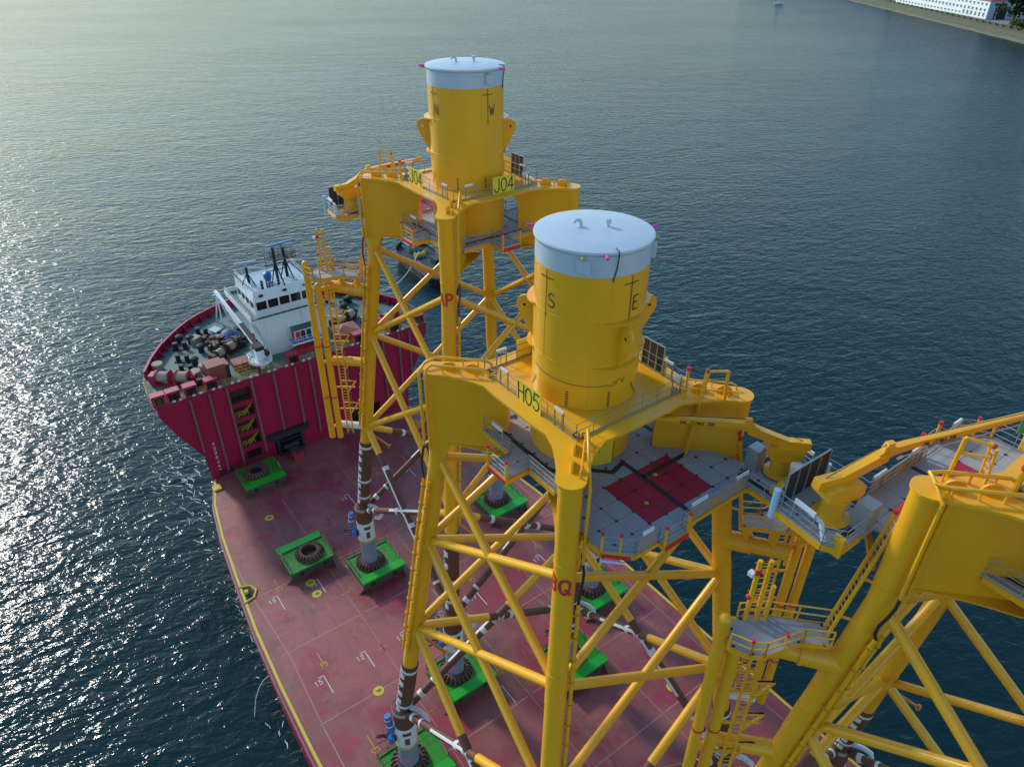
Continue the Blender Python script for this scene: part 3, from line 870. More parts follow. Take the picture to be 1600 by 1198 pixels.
bm = MB().box(XB + .5, 26.2, 10.6, 0.9, 6.6, 0.9).box(XB + .4, 24.2, 8.4, .5, .4, 3.2).box(XB + .4, 28.2, 8.4, .5, .4, 3.2)
for k in range(5): bm.box(XB + .35, 26.2, 7.0 + k * .75, .3, 4.4, .18)
bm.build('fender_frame', M['black_rubber'], ship, smooth=False)
bm = MB().tube((XB + 1.8, 25.9, ZD), (XB + 1.8, 25.9, ZD + 1.3), .55, 12).box(XB + 1.8, 26.4, ZD + .5, 2.2, 1.6, 1.0)
bm.build('deck_roller', M['winch'], ship)
bm = MB().box(XB + 1.6, 26.0, ZD + 1.6, 1.4, 1.5, 1.0).tube((XB + 1.2, 24.8, ZD + 2.0), (XB + 1.2, 27.2, ZD + 2.0), .35, 10)
bm.build('roller_motor', M['black_rubber'], ship)

# forecastle deck, bulwark, rails
dk = MB()
full = [(x, YC - w) for x, w in TOP] + [(x, YC + w) for x, w in reversed(TOP[:-1])]
dk.prism(full, ZF - .05, ZF + .005)
dk.build('forecastle_deck', M['fdeck'], ship, smooth=False)
arcp = [(x, YC - w) for x, w in TOP if x < -103] + [(x, YC + w) for x, w in reversed(TOP[:-1]) if x < -103]
bwk = MB()
for (x0, y0), (x1, y1) in zip(arcp[:-1], arcp[1:]):
    bwk.bar((x0, y0, ZF + .7), (x1, y1, ZF + .7), 0.14, 1.4, (0, 0, 1))
    bwk.bar((x0, y0, ZF + 1.42), (x1, y1, ZF + 1.42), 0.34, 0.08, (0, 0, 1))
bul = bwk.build('bulwark', M['hull'], ship, smooth=False)
cen = Vector((-104, YC, 0))
def along(pts, step):
    out, acc = [], 0
    for a, b_ in zip(pts[:-1], pts[1:]):
        a, b_ = Vector(a), Vector(b_)
        Ls = (b_ - a).length
        t = step - acc if acc else 0.4
        while t < Ls:
            out.append((a.lerp(b_, t / Ls), (b_ - a).normalized()))
            t += step
        acc = (Ls - (t - step)) % step
    return out
stay = MB().vprism([(0.05, 0), (0.9, 0), (0.15, 1.3), (0.05, 1.3)], (0, 0), (1, 0), 0.12).build('bulwark_stay', M['hull'], bul, smooth=False)
first = True
for p, d in along([(x, y, ZF) for x, y in arcp], 2.05):
    nrm = Vector((-d.y, d.x, 0))
    if nrm.dot(Vector((cen.x - p.x, cen.y - p.y, 0))) < 0: nrm = -nrm
    if first: s_ = stay; first = False
    else: s_ = stay.copy(); C.objects.link(s_)
    s_.location = (p.x, p.y, ZF)
    s_.rotation_euler = (0, 0, math.atan2(nrm.y, nrm.x))
for sgn in (-1, 1):
    rl = MB()
    pl = [(x, YC + sgn * (w - .1), ZF) for x, w in ((-103, 21.5), (-101, 22.0), (-98, 22.2), (-95.6, 21.9))]
    railing(rl, pl, 1.2, 1.2, 0.04, (1.0, .66, .33), 0)
    rl.build('guard_rail', M['mark_yellow'], ship)
rl = MB()
ya = 9.2
for ya, yb in ((9.2, 10.3), (12.8, 13.1), (14.8, 15.9), (17.8, 23.6), (24.2, 28.4), (30.2, 39.5), (41.6, 46), (47.6, 52)):
    railing(rl, [(XB - .15, ya, ZF), (XB - .15, yb, ZF)], 1.05, 1.0, 0.035, (1.0, .66, .33), .15)
rl.build('aft_guard_rail', M['mark_yellow'], ship)
MB().box(XB - .25, YC, ZF + .06, .5, 43.2, .1).build('deck_kerb', M['rib'], ship, smooth=False)
wb = MB()
for k in range(46):
    if k % 3: wb.box(XB - .05, 10.5 + k * .92, ZF + .18, .12, .42, .3)
wb.build('kerb_paint_blocks', M['tape'], ship, smooth=False, kind='stuff')

# pink roller fairleads on the aft edge
for i, y in enumerate((9.6, 11.6, 13.95, 16.9, 29.3, 40.4, 46.8, 51.5)):
    f = MB()
    f.box(XB - .75, y - .8, ZF + .85, 1.3, .25, 1.7).box(XB - .75, y + .8, ZF + .85, 1.3, .25, 1.7)
    f.box(XB - .75, y, ZF + 1.55, 1.3, 1.5, .32).box(XB - 1.25, y, ZF + .75, .25, 1.4, 1.5).box(XB - .75, y, ZF + .1, 1.3, 1.5, .2)
    fo = f.build('roller_fairlead', M['winch'], ship, smooth=False)
    MB().box(XB - .8, y, ZF + .8, .7, 1.3, 1.2).build('fairlead_mouth', M['dark'], fo, smooth=False)
    MB().tube((XB - .2, y - .4, ZF + .25), (XB - .2, y - .4, ZF + 1.35), .14, 8).tube((XB - .2, y + .4, ZF + .25), (XB - .2, y + .4, ZF + 1.35), .14, 8).build('roller', M['black_rubber'], fo)

def winch(x, y, rz, mm, drum=M['rope'], s=1.0):
    w = MB()
    fr = MB()
    co = []
    par = thing_part('mooring_winch', ship, (x, y, ZF), rz)
    b1 = MB()
    for k, yy in enumerate((-2.3, -0.5, 0.5, 2.3)):
        b1.tube((0, yy * s - .09, 1.15 * s), (0, yy * s + .09, 1.15 * s), 1.0 * s, 18)
        b1.box(0, yy * s, .35 * s, 1.3 * s, .2, .8 * s)
    b1.tube((0, -3.4 * s, 1.15 * s), (0, 3.1 * s, 1.15 * s), .2 * s, 10)
    b1.tube((0, 2.6 * s, 1.15 * s), (0, 3.3 * s, 1.15 * s), .42 * s, 12)
    b1.box(0, -2.95 * s, .9 * s, 1.5 * s, .8 * s, 1.5 * s)
    b1.box(.2, 0, .08, 1.6 * s, 6.0 * s, .16)
    b1.build('winch_frame', mm, par)
    for yy in (-1.4, 1.4):
        MB().tube((0, (yy - .85) * s, 1.15 * s), (0, (yy + .85) * s, 1.15 * s), .78 * s, 18).build('rope_drum', drum, par)
def thing_part(name, parent, loc, rz):
    o = bpy.data.objects.new(name, None)
    o.empty_display_size = .3
    C.objects.link(o)
    o.parent = parent
    o.location = loc
    o.rotation_euler = (0, 0, rz)
    return o
winch(-100.6, 12.9, -0.62, M['winch'])
winch(-103.6, 41.6, 0.35, M['rust'], M['rope'], 0.9)
winch(-99.2, 48.6, 0.25, M['winch'])
winch(-104.4, 21.6, 0.5, M['rust'], M['rope'], .85)
# windlass heap
wl_ = MB()
rw = random.Random(3)
for k in range(40):
    x, y = -108.2 + rw.uniform(-2.4, 2.2), 22.2 + rw.uniform(-2.2, 2.4)
    if rw.random() < .5:
        a = rw.uniform(0, PI); ln = rw.uniform(.3, 1.0)
        zz = ZF + rw.uniform(.4, 1.3); rr = rw.uniform(.15, .55)
        wl_.tube((x - math.cos(a) * ln, y - math.sin(a) * ln, zz), (x + math.cos(a) * ln, y + math.sin(a) * ln, zz), rr, 14)
    else:
        wl_.box(x, y, ZF + .6, rw.uniform(.25, 1.0), rw.uniform(.25, .9), rw.uniform(.7, 1.6), rw.uniform(0, 3))
wl_.build('windlass', M['rust'], ship, kind='stuff')
wl2 = MB()
for k in range(34):
    x, y = -107.6 + rw.uniform(-3.2, 2.6), 24.2 + rw.uniform(-1.8, 1.8)
    wl2.box(x, y, ZF + .5, rw.uniform(.2, .8), rw.uniform(.2, .7), rw.uniform(.5, 1.5), rw.uniform(0, 3))
wl2.build('windlass_gear', M['black_rubber'], ship, smooth=False, kind='stuff')
tp = MB()
gr = [[(-111.2 + i * .62, 21.9 + j * .62, ZF + .5 + 1.3 * math.exp(-(((i - 3) / 2.6) ** 2 + ((j - 3) / 2.4) ** 2)) + rw.uniform(-.08, .12)) for j in range(7)] for i in range(7)]
tp.add([p for row in gr for p in row], [(i * 7 + j, (i + 1) * 7 + j, (i + 1) * 7 + j + 1, i * 7 + j + 1) for i in range(6) for j in range(6)])
for i in range(6):
    for edge in ([(i, 0), (i + 1, 0)], [(i + 1, 6), (i, 6)], [(0, i + 1), (0, i)], [(6, i), (6, i + 1)]):
        a, b_ = gr[edge[0][0]][edge[0][1]], gr[edge[1][0]][edge[1][1]]
        tp.add([a, b_, (b_[0], b_[1], ZF), (a[0], a[1], ZF)], [(0, 1, 2, 3)])
tag(tp.build('tarpaulin', M['tarp']), 'blue tarpaulin over the machinery on the green forecastle', 'tarpaulin')
MB().box(-111.6, 22.6, ZF + 1.0, 2.6, 1.5, .12, .4).box(-111.6, 22.6, ZF + .5, 1.8, 1.0, .9, .4).build('hatch_table', M['bluegrey'], ship, smooth=False)
MB().box(-111.2, 18.9, ZF + .55, 1.5, 1.5, 1.1, .5).build('grating_crate', M['rope'], ship, smooth=False)
# double bollards and mushroom vents
bp_ = MB().box(0, 0, .08, 2.4, .9, .16)
for xx in (-.7, .7): bp_.tube((xx, 0, 0), (xx, 0, 1.15), .34, 12).tube((xx, 0, 1.15), (xx, 0, 1.25), .42, 12)
bp_ = bp_.build('bollard', M['black_rubber'], ship)
bp_.location = (-106.2, 15.6, ZF); bp_.rotation_euler = (0, 0, .9)
for x, y, rz in ((-110.4, 16.4, 1.2), (-113.3, 20.6, .8), (-109.6, 44.2, -.9), (-113.2, 40.6, -.6), (-97.6, 15.0, 1.57), (-98.9, 46.2, 1.57), (-102.8, 15.2, .9), (-101.0, 44.6, .4)):
    inst(bp_, ship, (x, y, ZF), rz)
vb = MB().tube((0, 0, 0), (0, 0, .9), .48, 14, .40).lathe([(.62, .9), (.66, 1.05), (.55, 1.3), (.25, 1.45), (.01, 1.48)], 14).build('mushroom_vent', M['black_rubber'], ship)
vb.location = (-111.5, 18.3, ZF)
for x, y in ((-107.6, 18.8), (-104.2, 16.9), (-112.6, 16.9), (-107.8, 43.5), (-112.5, 42.4), (-110.1, 45.5), (-105.6, 47.5)):
    inst(vb, ship, (x, y, ZF), 0)
vt = MB().tube((0, 0, .5), (0, 0, .95), .42, 10).build('vent_cap', M['tape'], vb)
# pale rope coils and fender bags standing loose
for x, y, lab in ((-100.4, 15.9, 'pale coil of mooring rope beside the brown container, nearer the ship side'), (-101.6, 17.6, 'pale coil of mooring rope behind the brown container'), (-105.9, 11.9, 'pale mauve rope coil against the port bulwark')):
    c = MB()
    for k in range(4): c.lathe([(.45, k * .3), (.8, k * .3 + .02), (.86, k * .3 + .15), (.8, k * .3 + .28), (.45, k * .3 + .3)], 16)
    k = c.build('rope_coil', M['rope'])
    k.location = (x, y, ZF + .01)
    tag(k, lab, 'rope coil')
ct_ = thing('container', 'brown-red steel container on the aft edge of the forecastle', 'container', (-98.4, 18.3, ZF + .01), 0.03)
MB().box(0, 0, 1.35, 2.5, 2.5, 2.7).build('body', M['container'], ct_, smooth=False)
cr_ = MB()
for k in range(9):
    cr_.box(1.27, -1.1 + k * .275, 1.35, .06, .13, 2.5).box(-1.1 + k * .275, -1.27, 1.35, .13, .06, 2.5)
cr_.build('corrugation', M['container'], ct_, smooth=False, kind='stuff')
MB().box(0.2, 1.55, 1.2, 2.2, .55, 2.3).build('end_locker', M['black_rubber'], ct_, smooth=False)
MB().box(0.2, 1.55, 2.42, 2.2, .6, .16).build('locker_lid', M['container'], ct_, smooth=False)
MB().box(-99.6, 22.4, ZF + .55, 2.2, 2.4, 1.1).build('hatch', M['container'], ship, smooth=False)
yr = MB()
railing(yr, [(-97.0, 20.6, ZF), (-97.0, 23.0, ZF), (-99.4, 23.8, ZF)], 1.5, .6, .04, (1, .6, .3), 0)
yr.tube((-97, 20.6, ZF), (-98.6, 22.6, ZF + 1.5), .05, 5).tube((-97, 23, ZF), (-98.4, 21.2, ZF + 1.5), .05, 5)
yr.build('ladder_cage', M['mark_yellow'], ship)
MB().add([(-101.5, 37.6, ZF), (-97.6, 37.4, ZF), (-97.4, 41.8, ZF), (-101.2, 42.0, ZF), (-101.5, 37.6, ZF + 1.2), (-97.6, 37.4, ZF + 1.2), (-97.4, 41.8, ZF + 1.2), (-101.2, 42.0, ZF + 1.2), (-99.5, 39.4, ZF + 1.9)],
         [(0, 1, 5, 4), (1, 2, 6, 5), (2, 3, 7, 6), (3, 0, 4, 7), (4, 5, 8), (5, 6, 8), (6, 7, 8), (7, 4, 8)]).build('hatch_house', M['container'], ship, smooth=False)
lg = MB()
for yy in (42.4, 43.4): lg.bar((-100.4, yy, ZF), (-98.2, yy, ZF + 1.6), .14, .14)
for k in range(5): lg.bar((-100.2 + k * .5, 42.4, ZF + .15 + k * .36), (-100.2 + k * .5, 43.4, ZF + .15 + k * .36), .12, .1)
lg.build('steps', M['container'], ship, smooth=False)
MB().tube((-102.0, 43.6, ZF + .5), (-100.9, 46.0, ZF + .5), .5, 12).build('rope_reel', M['blue'], ship)

# bridge house
sp = thing_part('bridge_house', ship, (0, 0, 0), 0)
def part(mb, name, m, smooth=False): return mb.build(name, m, sp, smooth=smooth)
part(MB().box(-103.4, 31.0, (ZF + 28.5) / 2, 6.6, 8.6, 28.5 - ZF), 'house_wall', M['white'])
part(MB().tube((-100.25, 26.9, ZF), (-100.25, 26.9, 28.5), .42, 14), 'exhaust_pipe', M['white'], True)
part(MB().tube((-99.95, 33.3, 26.2), (-99.95, 33.3, 28.4), .16, 8), 'drain_pipe', M['white'], True)
part(MB().box(-106, 31.0, 28.56, 12.2, 11.3, .16), 'bridge_deck', M['greenroof'])
eg = MB()
for y in (25.35, 36.65): eg.box(-106, y, 28.75, 12.3, .12, .95)
eg.box(-112.1, 31, 28.9, .12, 11.3, 1.0)
part(eg, 'wing_bulwark', M['white'])
part(MB().box(-99.9, 31, 28.4, .2, 11.4, .3), 'deck_fascia', M['white'])
rl = MB(); railing(rl, [(-99.95, 25.4, 28.6), (-99.95, 36.6, 28.6)], 1.0, 1.1, .03, (1, .5), 0)
railing(rl, [(-100, 25.35, 29.2), (-112, 25.35, 29.2)], .6, 1.2, .03, (1,), 0)
part(rl, 'bridge_rail', M['white'])
# wheelhouse: lower wall, window band (mullions and panes), fascia, roof
x0, x1, y0, y1 = -100.35, -108.4, 26.35, 35.75
wz0, wz1, wz2 = 28.65, 29.75, 31.15
part(MB().box((x0 + x1) / 2, (y0 + y1) / 2, (wz0 + wz1) / 2, x0 - x1, y1 - y0, wz1 - wz0), 'wheelhouse_wall', M['white'])
part(MB().box((x0 + x1) / 2, (y0 + y1) / 2, (wz1 + wz2) / 2, x0 - x1 - .5, y1 - y0 - .5, wz2 - wz1), 'wheelhouse_core', M['dark'])
for k in range(6):
    y = y0 + .22 + k * (y1 - y0 - .44) / 5
    part(MB().box(x0 - .1, y, (wz1 + wz2) / 2, .2, .22, wz2 - wz1), 'mullion', M['white'])
    if k < 5:
        w_ = (y1 - y0 - .44) / 5 - .24
        part(MB().box(x0 - .12, y + w_ / 2 + .12, (wz1 + wz2) / 2, .06, w_, wz2 - wz1 - .04), 'window', M['glass'])
for k in range(5):
    x = x0 - .22 - k * (x0 - x1 - .44) / 4
    for yy in (y0 + .1, y1 - .1):
        part(MB().box(x, yy, (wz1 + wz2) / 2, .3, .2, wz2 - wz1), 'mullion', M['white'])
        if k < 4:
            part(MB().box(x - 1.0, yy, (wz1 + wz2) / 2, 1.66, .06, wz2 - wz1 - .04), 'window', M['glass'])
fs_ = MB()
a = .55
fs_.add([(x0 + .05, y0 - .05, wz2), (x0 + .05, y1 + .05, wz2), (x1 - .05, y1 + .05, wz2), (x1 - .05, y0 - .05, wz2),
         (x0 - a, y0 + .35, 32.75), (x0 - a, y1 - .35, 32.75), (x1 - .05, y1 - .05, 32.75), (x1 - .05, y0 + .05, 32.75)],
        [(0, 1, 5, 4), (1, 2, 6, 5), (2, 3, 7, 6), (3, 0, 4, 7), (3, 2, 1, 0)])
part(fs_, 'roof_fascia', M['white'])
part(MB().box((x0 + x1) / 2 - .25, (y0 + y1) / 2, 32.55, x0 - x1 - .7, y1 - y0 - .7, .12), 'roof', M['bluegrey'])
rl = MB(); railing(rl, [(x0 - .7, y0 + .4, 32.7), (x0 - .7, y1 - .4, 32.7), (x1, y1 - .2, 32.7), (x1, y0 + .2, 32.7)], .95, 1.2, .03, (1, .5), 0, closed=True)
part(rl, 'roof_rail', M['white'])
for y in (27.7, 31.4, 34.7):
    part(MB().box(x0 - .1, y, 32.0, .3, .5, .3).tube((x0 + .1, y - .3, 32.1), (x0 + .25, y - .3, 32.0), .16, 8), 'floodlight', M['black_rubber'])
def mast(x, y, zt, legs, r=.2):
    mm = MB().tube((x, y, 32.6), (x, y, zt), r, 8)
    for k in range(legs):
        an = 2 * PI * k / legs + .6
        mm.tube((x + 1.1 * math.cos(an), y + 1.1 * math.sin(an), 32.6), (x, y, 32.6 + (zt - 32.6) * .62), r * .45, 6)
    return mm
m1 = mast(-104.5, 27.4, 35.4, 3)
part(m1, 'radar_mast', M['black_rubber'], True)
m2 = mast(-101.6, 31.0, 38.6, 3, .22)
for zz in (35.0, 36.0, 37.2): m2.bar((-101.6, 29.6, zz), (-101.6, 32.4, zz), .09, .09)
m2.bar((-101.6, 29.6, 34.6), (-101.6, 29.6, 37.6), .07, .07).bar((-102.6, 31, 36), (-101, 31, 36), .08, .08)
part(m2, 'signal_mast', M['black_rubber'], True)
m3 = mast(-103.7, 33.2, 37.4, 3, .24)
m3.box(-103.7, 33.0, 35.9, 2.0, 3.4, .1)
railing(m3, [(-102.7, 31.4, 35.9), (-102.7, 34.7, 35.9), (-104.7, 34.7, 35.9), (-104.7, 31.4, 35.9)], 1.0, .7, .03, (1, .5), 0, closed=True)
part(m3, 'lattice_mast', M['black_rubber'], True)
part(MB().box(-103.7, 33.0, 38.1, .25, 4.8, .28, .12).tube((-103.7, 33, 37.4), (-103.7, 33, 38), .2, 8), 'radar_scanner', M['radar'])
part(MB().box(-104.5, 27.4, 36.0, .3, 3.2, .3, -.2).tube((-104.5, 27.4, 35.3), (-104.5, 27.4, 36), .3, 8), 'radar_scanner', M['bluegrey'])
part(MB().lathe([(.45, 0), (.5, .6), (.62, .7), (.62, 1.5), (.3, 1.7), (.01, 1.72)], 12, (-103.3, 30.0, 32.6)), 'compass_cover', M['blue'], True)
part(MB().tube((-101.4, 28.4, 32.6), (-101.4, 28.4, 33.9), .22, 8).box(-101.4, 29.3, 33.0, .5, .5, .8), 'search_light', M['black_rubber'])
# rescue-boat station on the aft face
part(MB().box(-98.9, 32.9, 23.75, 2.2, 5.2, .25), 'raft_platform', M['white'])
part(MB().box(-98.9, 32.9, 23.9, 2.0, 5.0, .04), 'raft_platform_floor', M['blue'])
rl = MB(); railing(rl, [(-99.95, 30.4, 23.85), (-97.85, 30.4, 23.85), (-97.85, 35.4, 23.85), (-99.95, 35.4, 23.85)], .95, .85, .03, (1, .5), 0)
for y in (30.8, 35.0): rl.bar((-98, y, 23.65), (-100, y, 22.1), .14, .14)
part(rl, 'platform_rail', M['white'])
part(MB().box(-99.25, 33.0, 24.8, 1.4, 3.9, 1.75), 'raft_hut', M['white'])
part(MB().box(-99.25, 33.0, 25.78, 1.6, 4.1, .16), 'raft_hut_roof', M['greenroof'])
for y, mm in ((31.55, 'red'), (32.4, 'black'), (33.35, 'black'), (34.3, 'red')):
    part(MB().box(-98.53, y, 24.75, .08, .72, 1.45), 'hut_door', M[mm])
part(MB().box(-99.25, 31.02, 24.75, 1.0, .08, 1.45), 'hut_side_panel', M['red'])
part(MB().box(-98.6, 33, 22.3, 1.6, 4.2, .8), 'red_locker', M['red'])
# deck crane
cr = thing_part('deck_crane', ship, (0, 0, 0), 0)
MB().tube((-97.5, 24.9, ZF), (-97.5, 24.9, 25.0), .55, 16).tube((-97.5, 24.9, 23.15), (-97.5, 24.9, 23.3), 1.75, 24).box(-97.5, 24.9, 24.3, 1.2, 1.2, 1.4).build('crane_pedestal', M['white'], cr)
rg = MB()
railing(rg, [(-97.5 + 1.7 * math.cos(2 * PI * k / 14), 24.9 + 1.7 * math.sin(2 * PI * k / 14), 23.3) for k in range(14)], 1.0, 3, .04, (1, .5), .2, closed=True)
rg.build('crane_platform_rail', M['white'], cr)
MB().box(-97.9, 25.0, 25.2, 1.7, 1.3, .8).tube((-97.4, 25.5, 24.6), (-99.6, 25.4, 25.6), .18, 8).box(-97.0, 25.9, 24.4, .9, .6, .8).build('crane_machinery', M['black_rubber'], cr)
MB().bar((-98.0, 25.1, 25.1), (-105.0, 25.0, 25.95), .75, .65).bar((-101, 25.05, 25.3), (-101.6, 25.05, 25.4), 1.3, .95).build('crane_boom_base', M['black_rubber'], cr, smooth=False)
MB().bar((-104.5, 25.0, 25.9), (-116.5, 24.8, 27.35), .5, .5).build('crane_boom', M['white'], cr, smooth=False)
MB().bar((-98.0, 24.55, 25.35), (-110.5, 24.5, 26.8), .14, .3).build('crane_cylinder', M['white'], cr, smooth=False)
MB().tube((-97.2, 24.1, ZF), (-97.2, 24.1, 23.1), .45, 12).build('pink_drum', M['winch'], ship)
MB().tube((-100.6, 24.2, ZF), (-100.6, 24.2, 22.9), .55, 12).build('tank', M['bluegrey'], ship)
rs = MB()
for bx, by in ((-116.6, 23.9), (-114.4, 24.3), (-115.8, 25.9)):
    rs.tube((bx, by, ZF), (-116.0, 24.8, 27.0), .12, 6)
rs.bar((-116.0, 24.2, 27.0), (-116.0, 25.4, 27.0), .2, .2)
rs.build('boom_rest', M['white'], ship)

# pale broken foam on the water under the bow flare and along the hull, and a thin discharge jet
fo = MB()
rf = random.Random(11)
def streak(x, y, ln, w_, a):
    k = 7
    up_, lo_ = [], []
    for i in range(k + 1):
        t = i / k - .5
        px = x + math.cos(a) * ln * t + rf.uniform(-.08, .08) * ln
        py = y + math.sin(a) * ln * t + rf.uniform(-.08, .08) * ln
        ww = w_ * (1 - (2 * t) ** 2) * rf.uniform(.4, 1.2) + .02
        up_.append((px - math.sin(a) * ww, py + math.cos(a) * ww, .035))
        lo_.append((px + math.sin(a) * ww, py - math.cos(a) * ww, .03))
    fo.add(up_ + lo_, [(i, i + 1, k + 2 + i, k + 1 + i) for i in range(k)])
for _ in range(80):
    t = rf.random()
    x = -119 + 26 * t + rf.gauss(0, 1.8)
    y = (15.5 - 7 * (1 - t) * 0 - 1.5) + rf.gauss(-1.6, 1.9) - abs(rf.gauss(0, 1.6))
    streak(x, y, rf.uniform(.4, 2.2), rf.uniform(.02, .09), rf.gauss(0.35, .3))
for _ in range(22):
    x = rf.uniform(-92, -40)
    streak(x, YC - lerp_table(DK, x) - abs(rf.gauss(0.3, .9)) - .2, rf.uniform(.3, 1.2), rf.uniform(.02, .06), rf.gauss(0.1, .4))
fo.build('foam', M['foam'], smooth=False, kind='stuff')
jet = MB()
jet.path([(-58.2, 8.2, 5.0), (-58.1, 7.5, 4.9), (-58.0, 6.8, 4.2), (-57.9, 6.1, 2.8), (-57.8, 5.6, 0.9), (-57.8, 5.4, 0)], .06, 6)
k = jet.build('discharge_jet', M['foam'])
tag(k, 'thin white jet of water falling from the side of the red ship', 'water jet')

dm = MB()
for k in range(7):
    text(dm, str(2 * k + 2)[-1], .5, .09, plane_map((XB + .012, 14.9, 7.6 + k * .85), (0, 1, 0), (0, 0, 1)), 0, 0)
dm.build('draught_marks', M['mark_white'], ship, smooth=False, kind='stuff')
for y in (15.2, 16.6):
    MB().box(XB + .02, y, 7.3, .05, 1.0, 1.1).build('hatch_cover', M['dark'], ship, smooth=False)
# ---------------------------------------------------------------- green support boxes under the piles
JK = {
    'H': dict(c=(-27.53, 26.11), rot=-0.0008, zn=(48.0, 39.74, 29.37, 16.7), s1=6.82, s4=10.35, plate=55.2, plat=51.1, top=65.08, zy=24.3),
    'J': dict(c=(-54.25, 35.28), rot=0.007 + PI, zn=(52.5, 42.78, 30.47, 17.27), s1=6.73, s4=10.28, plate=59.55, plat=55.43, top=69.41, zy=28.4),
    'T': dict(c=(-1.18, 35.15), rot=-0.013 + PI, zn=(51.67, 41.46, 29.45, 16.8), s1=6.76, s4=10.4, plate=58.95, plat=54.85, top=68.8, zy=25.0),
}
COR = {'L': (-1, -1), 'F': (1, -1), 'R': (1, 1), 'B': (-1, 1)}
ZT = 1.62      # height of a box above the deck

def make_box(label, x, y, rz, pile=True):
    g = thing('support_box', label, 'support box', (x, y, ZD + .005), rz, 'green steel support boxes on the red deck')
    X0, X1, Y0, Y1 = -2.25, 3.15, -2.6, 3.5
    fr = MB().box((X0 + X1) / 2, (Y0 + Y1) / 2, .72, X1 - X0 - .5, Y1 - Y0 - .5, 1.44)
    fr.build('side_frame', M['boxside'], g, smooth=False)
    for yy in (-1.2, 2.0):
        MB().tube((X1 - .26, yy, .75), (X1 - .2, yy, .75), .34, 14).build('manhole', M['dark'], g)
        MB().tube((X0 + .26, yy, .75), (X0 + .2, yy, .75), .34, 14).build('manhole', M['dark'], g)
    for px, py, dx, dy in ((X0 + .3, Y0 + .3, -1, 0), (X1 - .3, Y0 + .3, 0, -1), (X1 - .3, Y1 - .3, 1, 0), (X0 + .3, Y1 - .3, 0, 1), (X0 + .3, .4, -1, 0), (X1 - .3, Y0 + .3, 1, 0)):
        MB().vprism([(0, 0), (1.05, 0), (.35, .5), (0, 1.35)], (px, py), (dx, dy), .07).build('gusset', M['boxside'], g, smooth=False)
    MB().box((X0 + X1) / 2, (Y0 + Y1) / 2, ZT - .09, X1 - X0, Y1 - Y0, .14).build('top_plate', M['green'], g, smooth=False)
    MB().box(X1 - .58, (Y0 + Y1) / 2, ZT + .10, 1.2, Y1 - Y0 + .02, .22).build('edge_girder', M['green_bright'], g, smooth=False)
    lip = MB().box(X0 + .06, (Y0 + Y1) / 2, ZT + .06, .12, Y1 - Y0, .14).box((X0 + X1) / 2 - .6, Y0 + .06, ZT + .06, X1 - X0 - 1.2, .12, .14).box((X0 + X1) / 2 - .6, Y1 - .06, ZT + .06, X1 - X0 - 1.2, .12, .14)
    for yy in (-2.0, 1.6, 2.5): lip.box(-.2, yy + .1, ZT + .01, 3.6, .05, .05)
    lip.build('rim', M['green'], g, smooth=False)
    rl = MB()
    railing(rl, [(X1 - 1.25, Y0 + .12, ZT), (X0 + .12, Y0 + .12, ZT), (X0 + .12, Y1 - .12, ZT), (X1 - 1.25, Y1 - .12, ZT)], 1.05, 1.3, .032, (1, .5), 0)
    rl.build('wire_rail', M['boxside'], g)
    st_ = MB().box(.6, Y1 - .1, ZT + .5, .08, .08, 1.0).tube((.4, Y1 - .15, ZT + .9), (1.9, Y1 - .15, ZT + .5), .06, 6)
    st_.build('stay_bar', M['mark_faint'], g)
    co = MB()
    co.lathe([(1.75, ZT - .01), (1.75, ZT + .14), (1.52, ZT + .2), (1.42, ZT + .62), (1.12, ZT + .72), (1.03, ZT + .66), (1.03, ZT - .01)], 32, closed=True)
    for k in range(22):
        a = 2 * PI * k / 22
        d = (math.cos(a), math.sin(a))
        co.vprism([(1.3, ZT), (1.92, ZT), (1.92, ZT + .22), (1.62, ZT + .74), (1.3, ZT + .80)], (0, 0), d, .13)
    co.build('collar', M['collar'], g, smooth=False)
    if not pile:
        MB().lathe([(1.02, ZT + .01), (.01, ZT + .012)], 24, closed=True).build('socket', M['dark'], g, smooth=False)
    return g
def leg_xy(k, c):
    J = JK[k]
    a, b = COR[c]
    s = J['s4']
    co, si = math.cos(J['rot']), math.sin(J['rot'])
    return J['c'][0] + s * (a * co - b * si), J['c'][1] + s * (a * si + b * co)
WHERE = {
    ('J', 'R'): 'green support box under the left leg of the far yellow tower', ('J', 'B'): 'green support box under the front leg of the far yellow tower',
    ('J', 'L'): 'green support box under the right leg of the far yellow tower, mostly hidden', ('J', 'F'): 'green support box under the rear leg of the far yellow tower',
    ('H', 'L'): 'green support box under the left leg of the middle yellow tower', ('H', 'F'): 'green support box under the front leg of the middle yellow tower',
    ('H', 'R'): 'green support box under the right leg of the middle yellow tower', ('H', 'B'): 'green support box under the rear leg of the middle yellow tower',
    ('T', 'R'): 'green support box under the left leg of the yellow tower at the right edge', ('T', 'F'): 'green support box under the rear leg of the yellow tower at the right edge',
    ('T', 'B'): 'green support box under the front leg of the yellow tower at the right edge', ('T', 'L'): 'green support box under the right leg of the yellow tower at the right edge',
}
first_box = None
for (k, c), lab in WHERE.items():
    if k == 'T' and c in ('B', 'L'): continue
    x, y = leg_xy(k, c)
    if first_box is None:
        first_box = make_box(lab, x, y, 0)
    else:
        g = copy_tree(first_box)
        g.location = (x, y, ZD + .005)
        g['label'] = lab
eb = make_box('empty green support box standing alone on the open red deck', -70.6, 19.0, PI, False)
eb2 = copy_tree(eb)
eb2.location = (-91.2, 19.1, ZD + .005)
eb2.rotation_euler = (0, 0, 0)
eb2['label'] = 'empty green support box close under the crimson bulkhead'

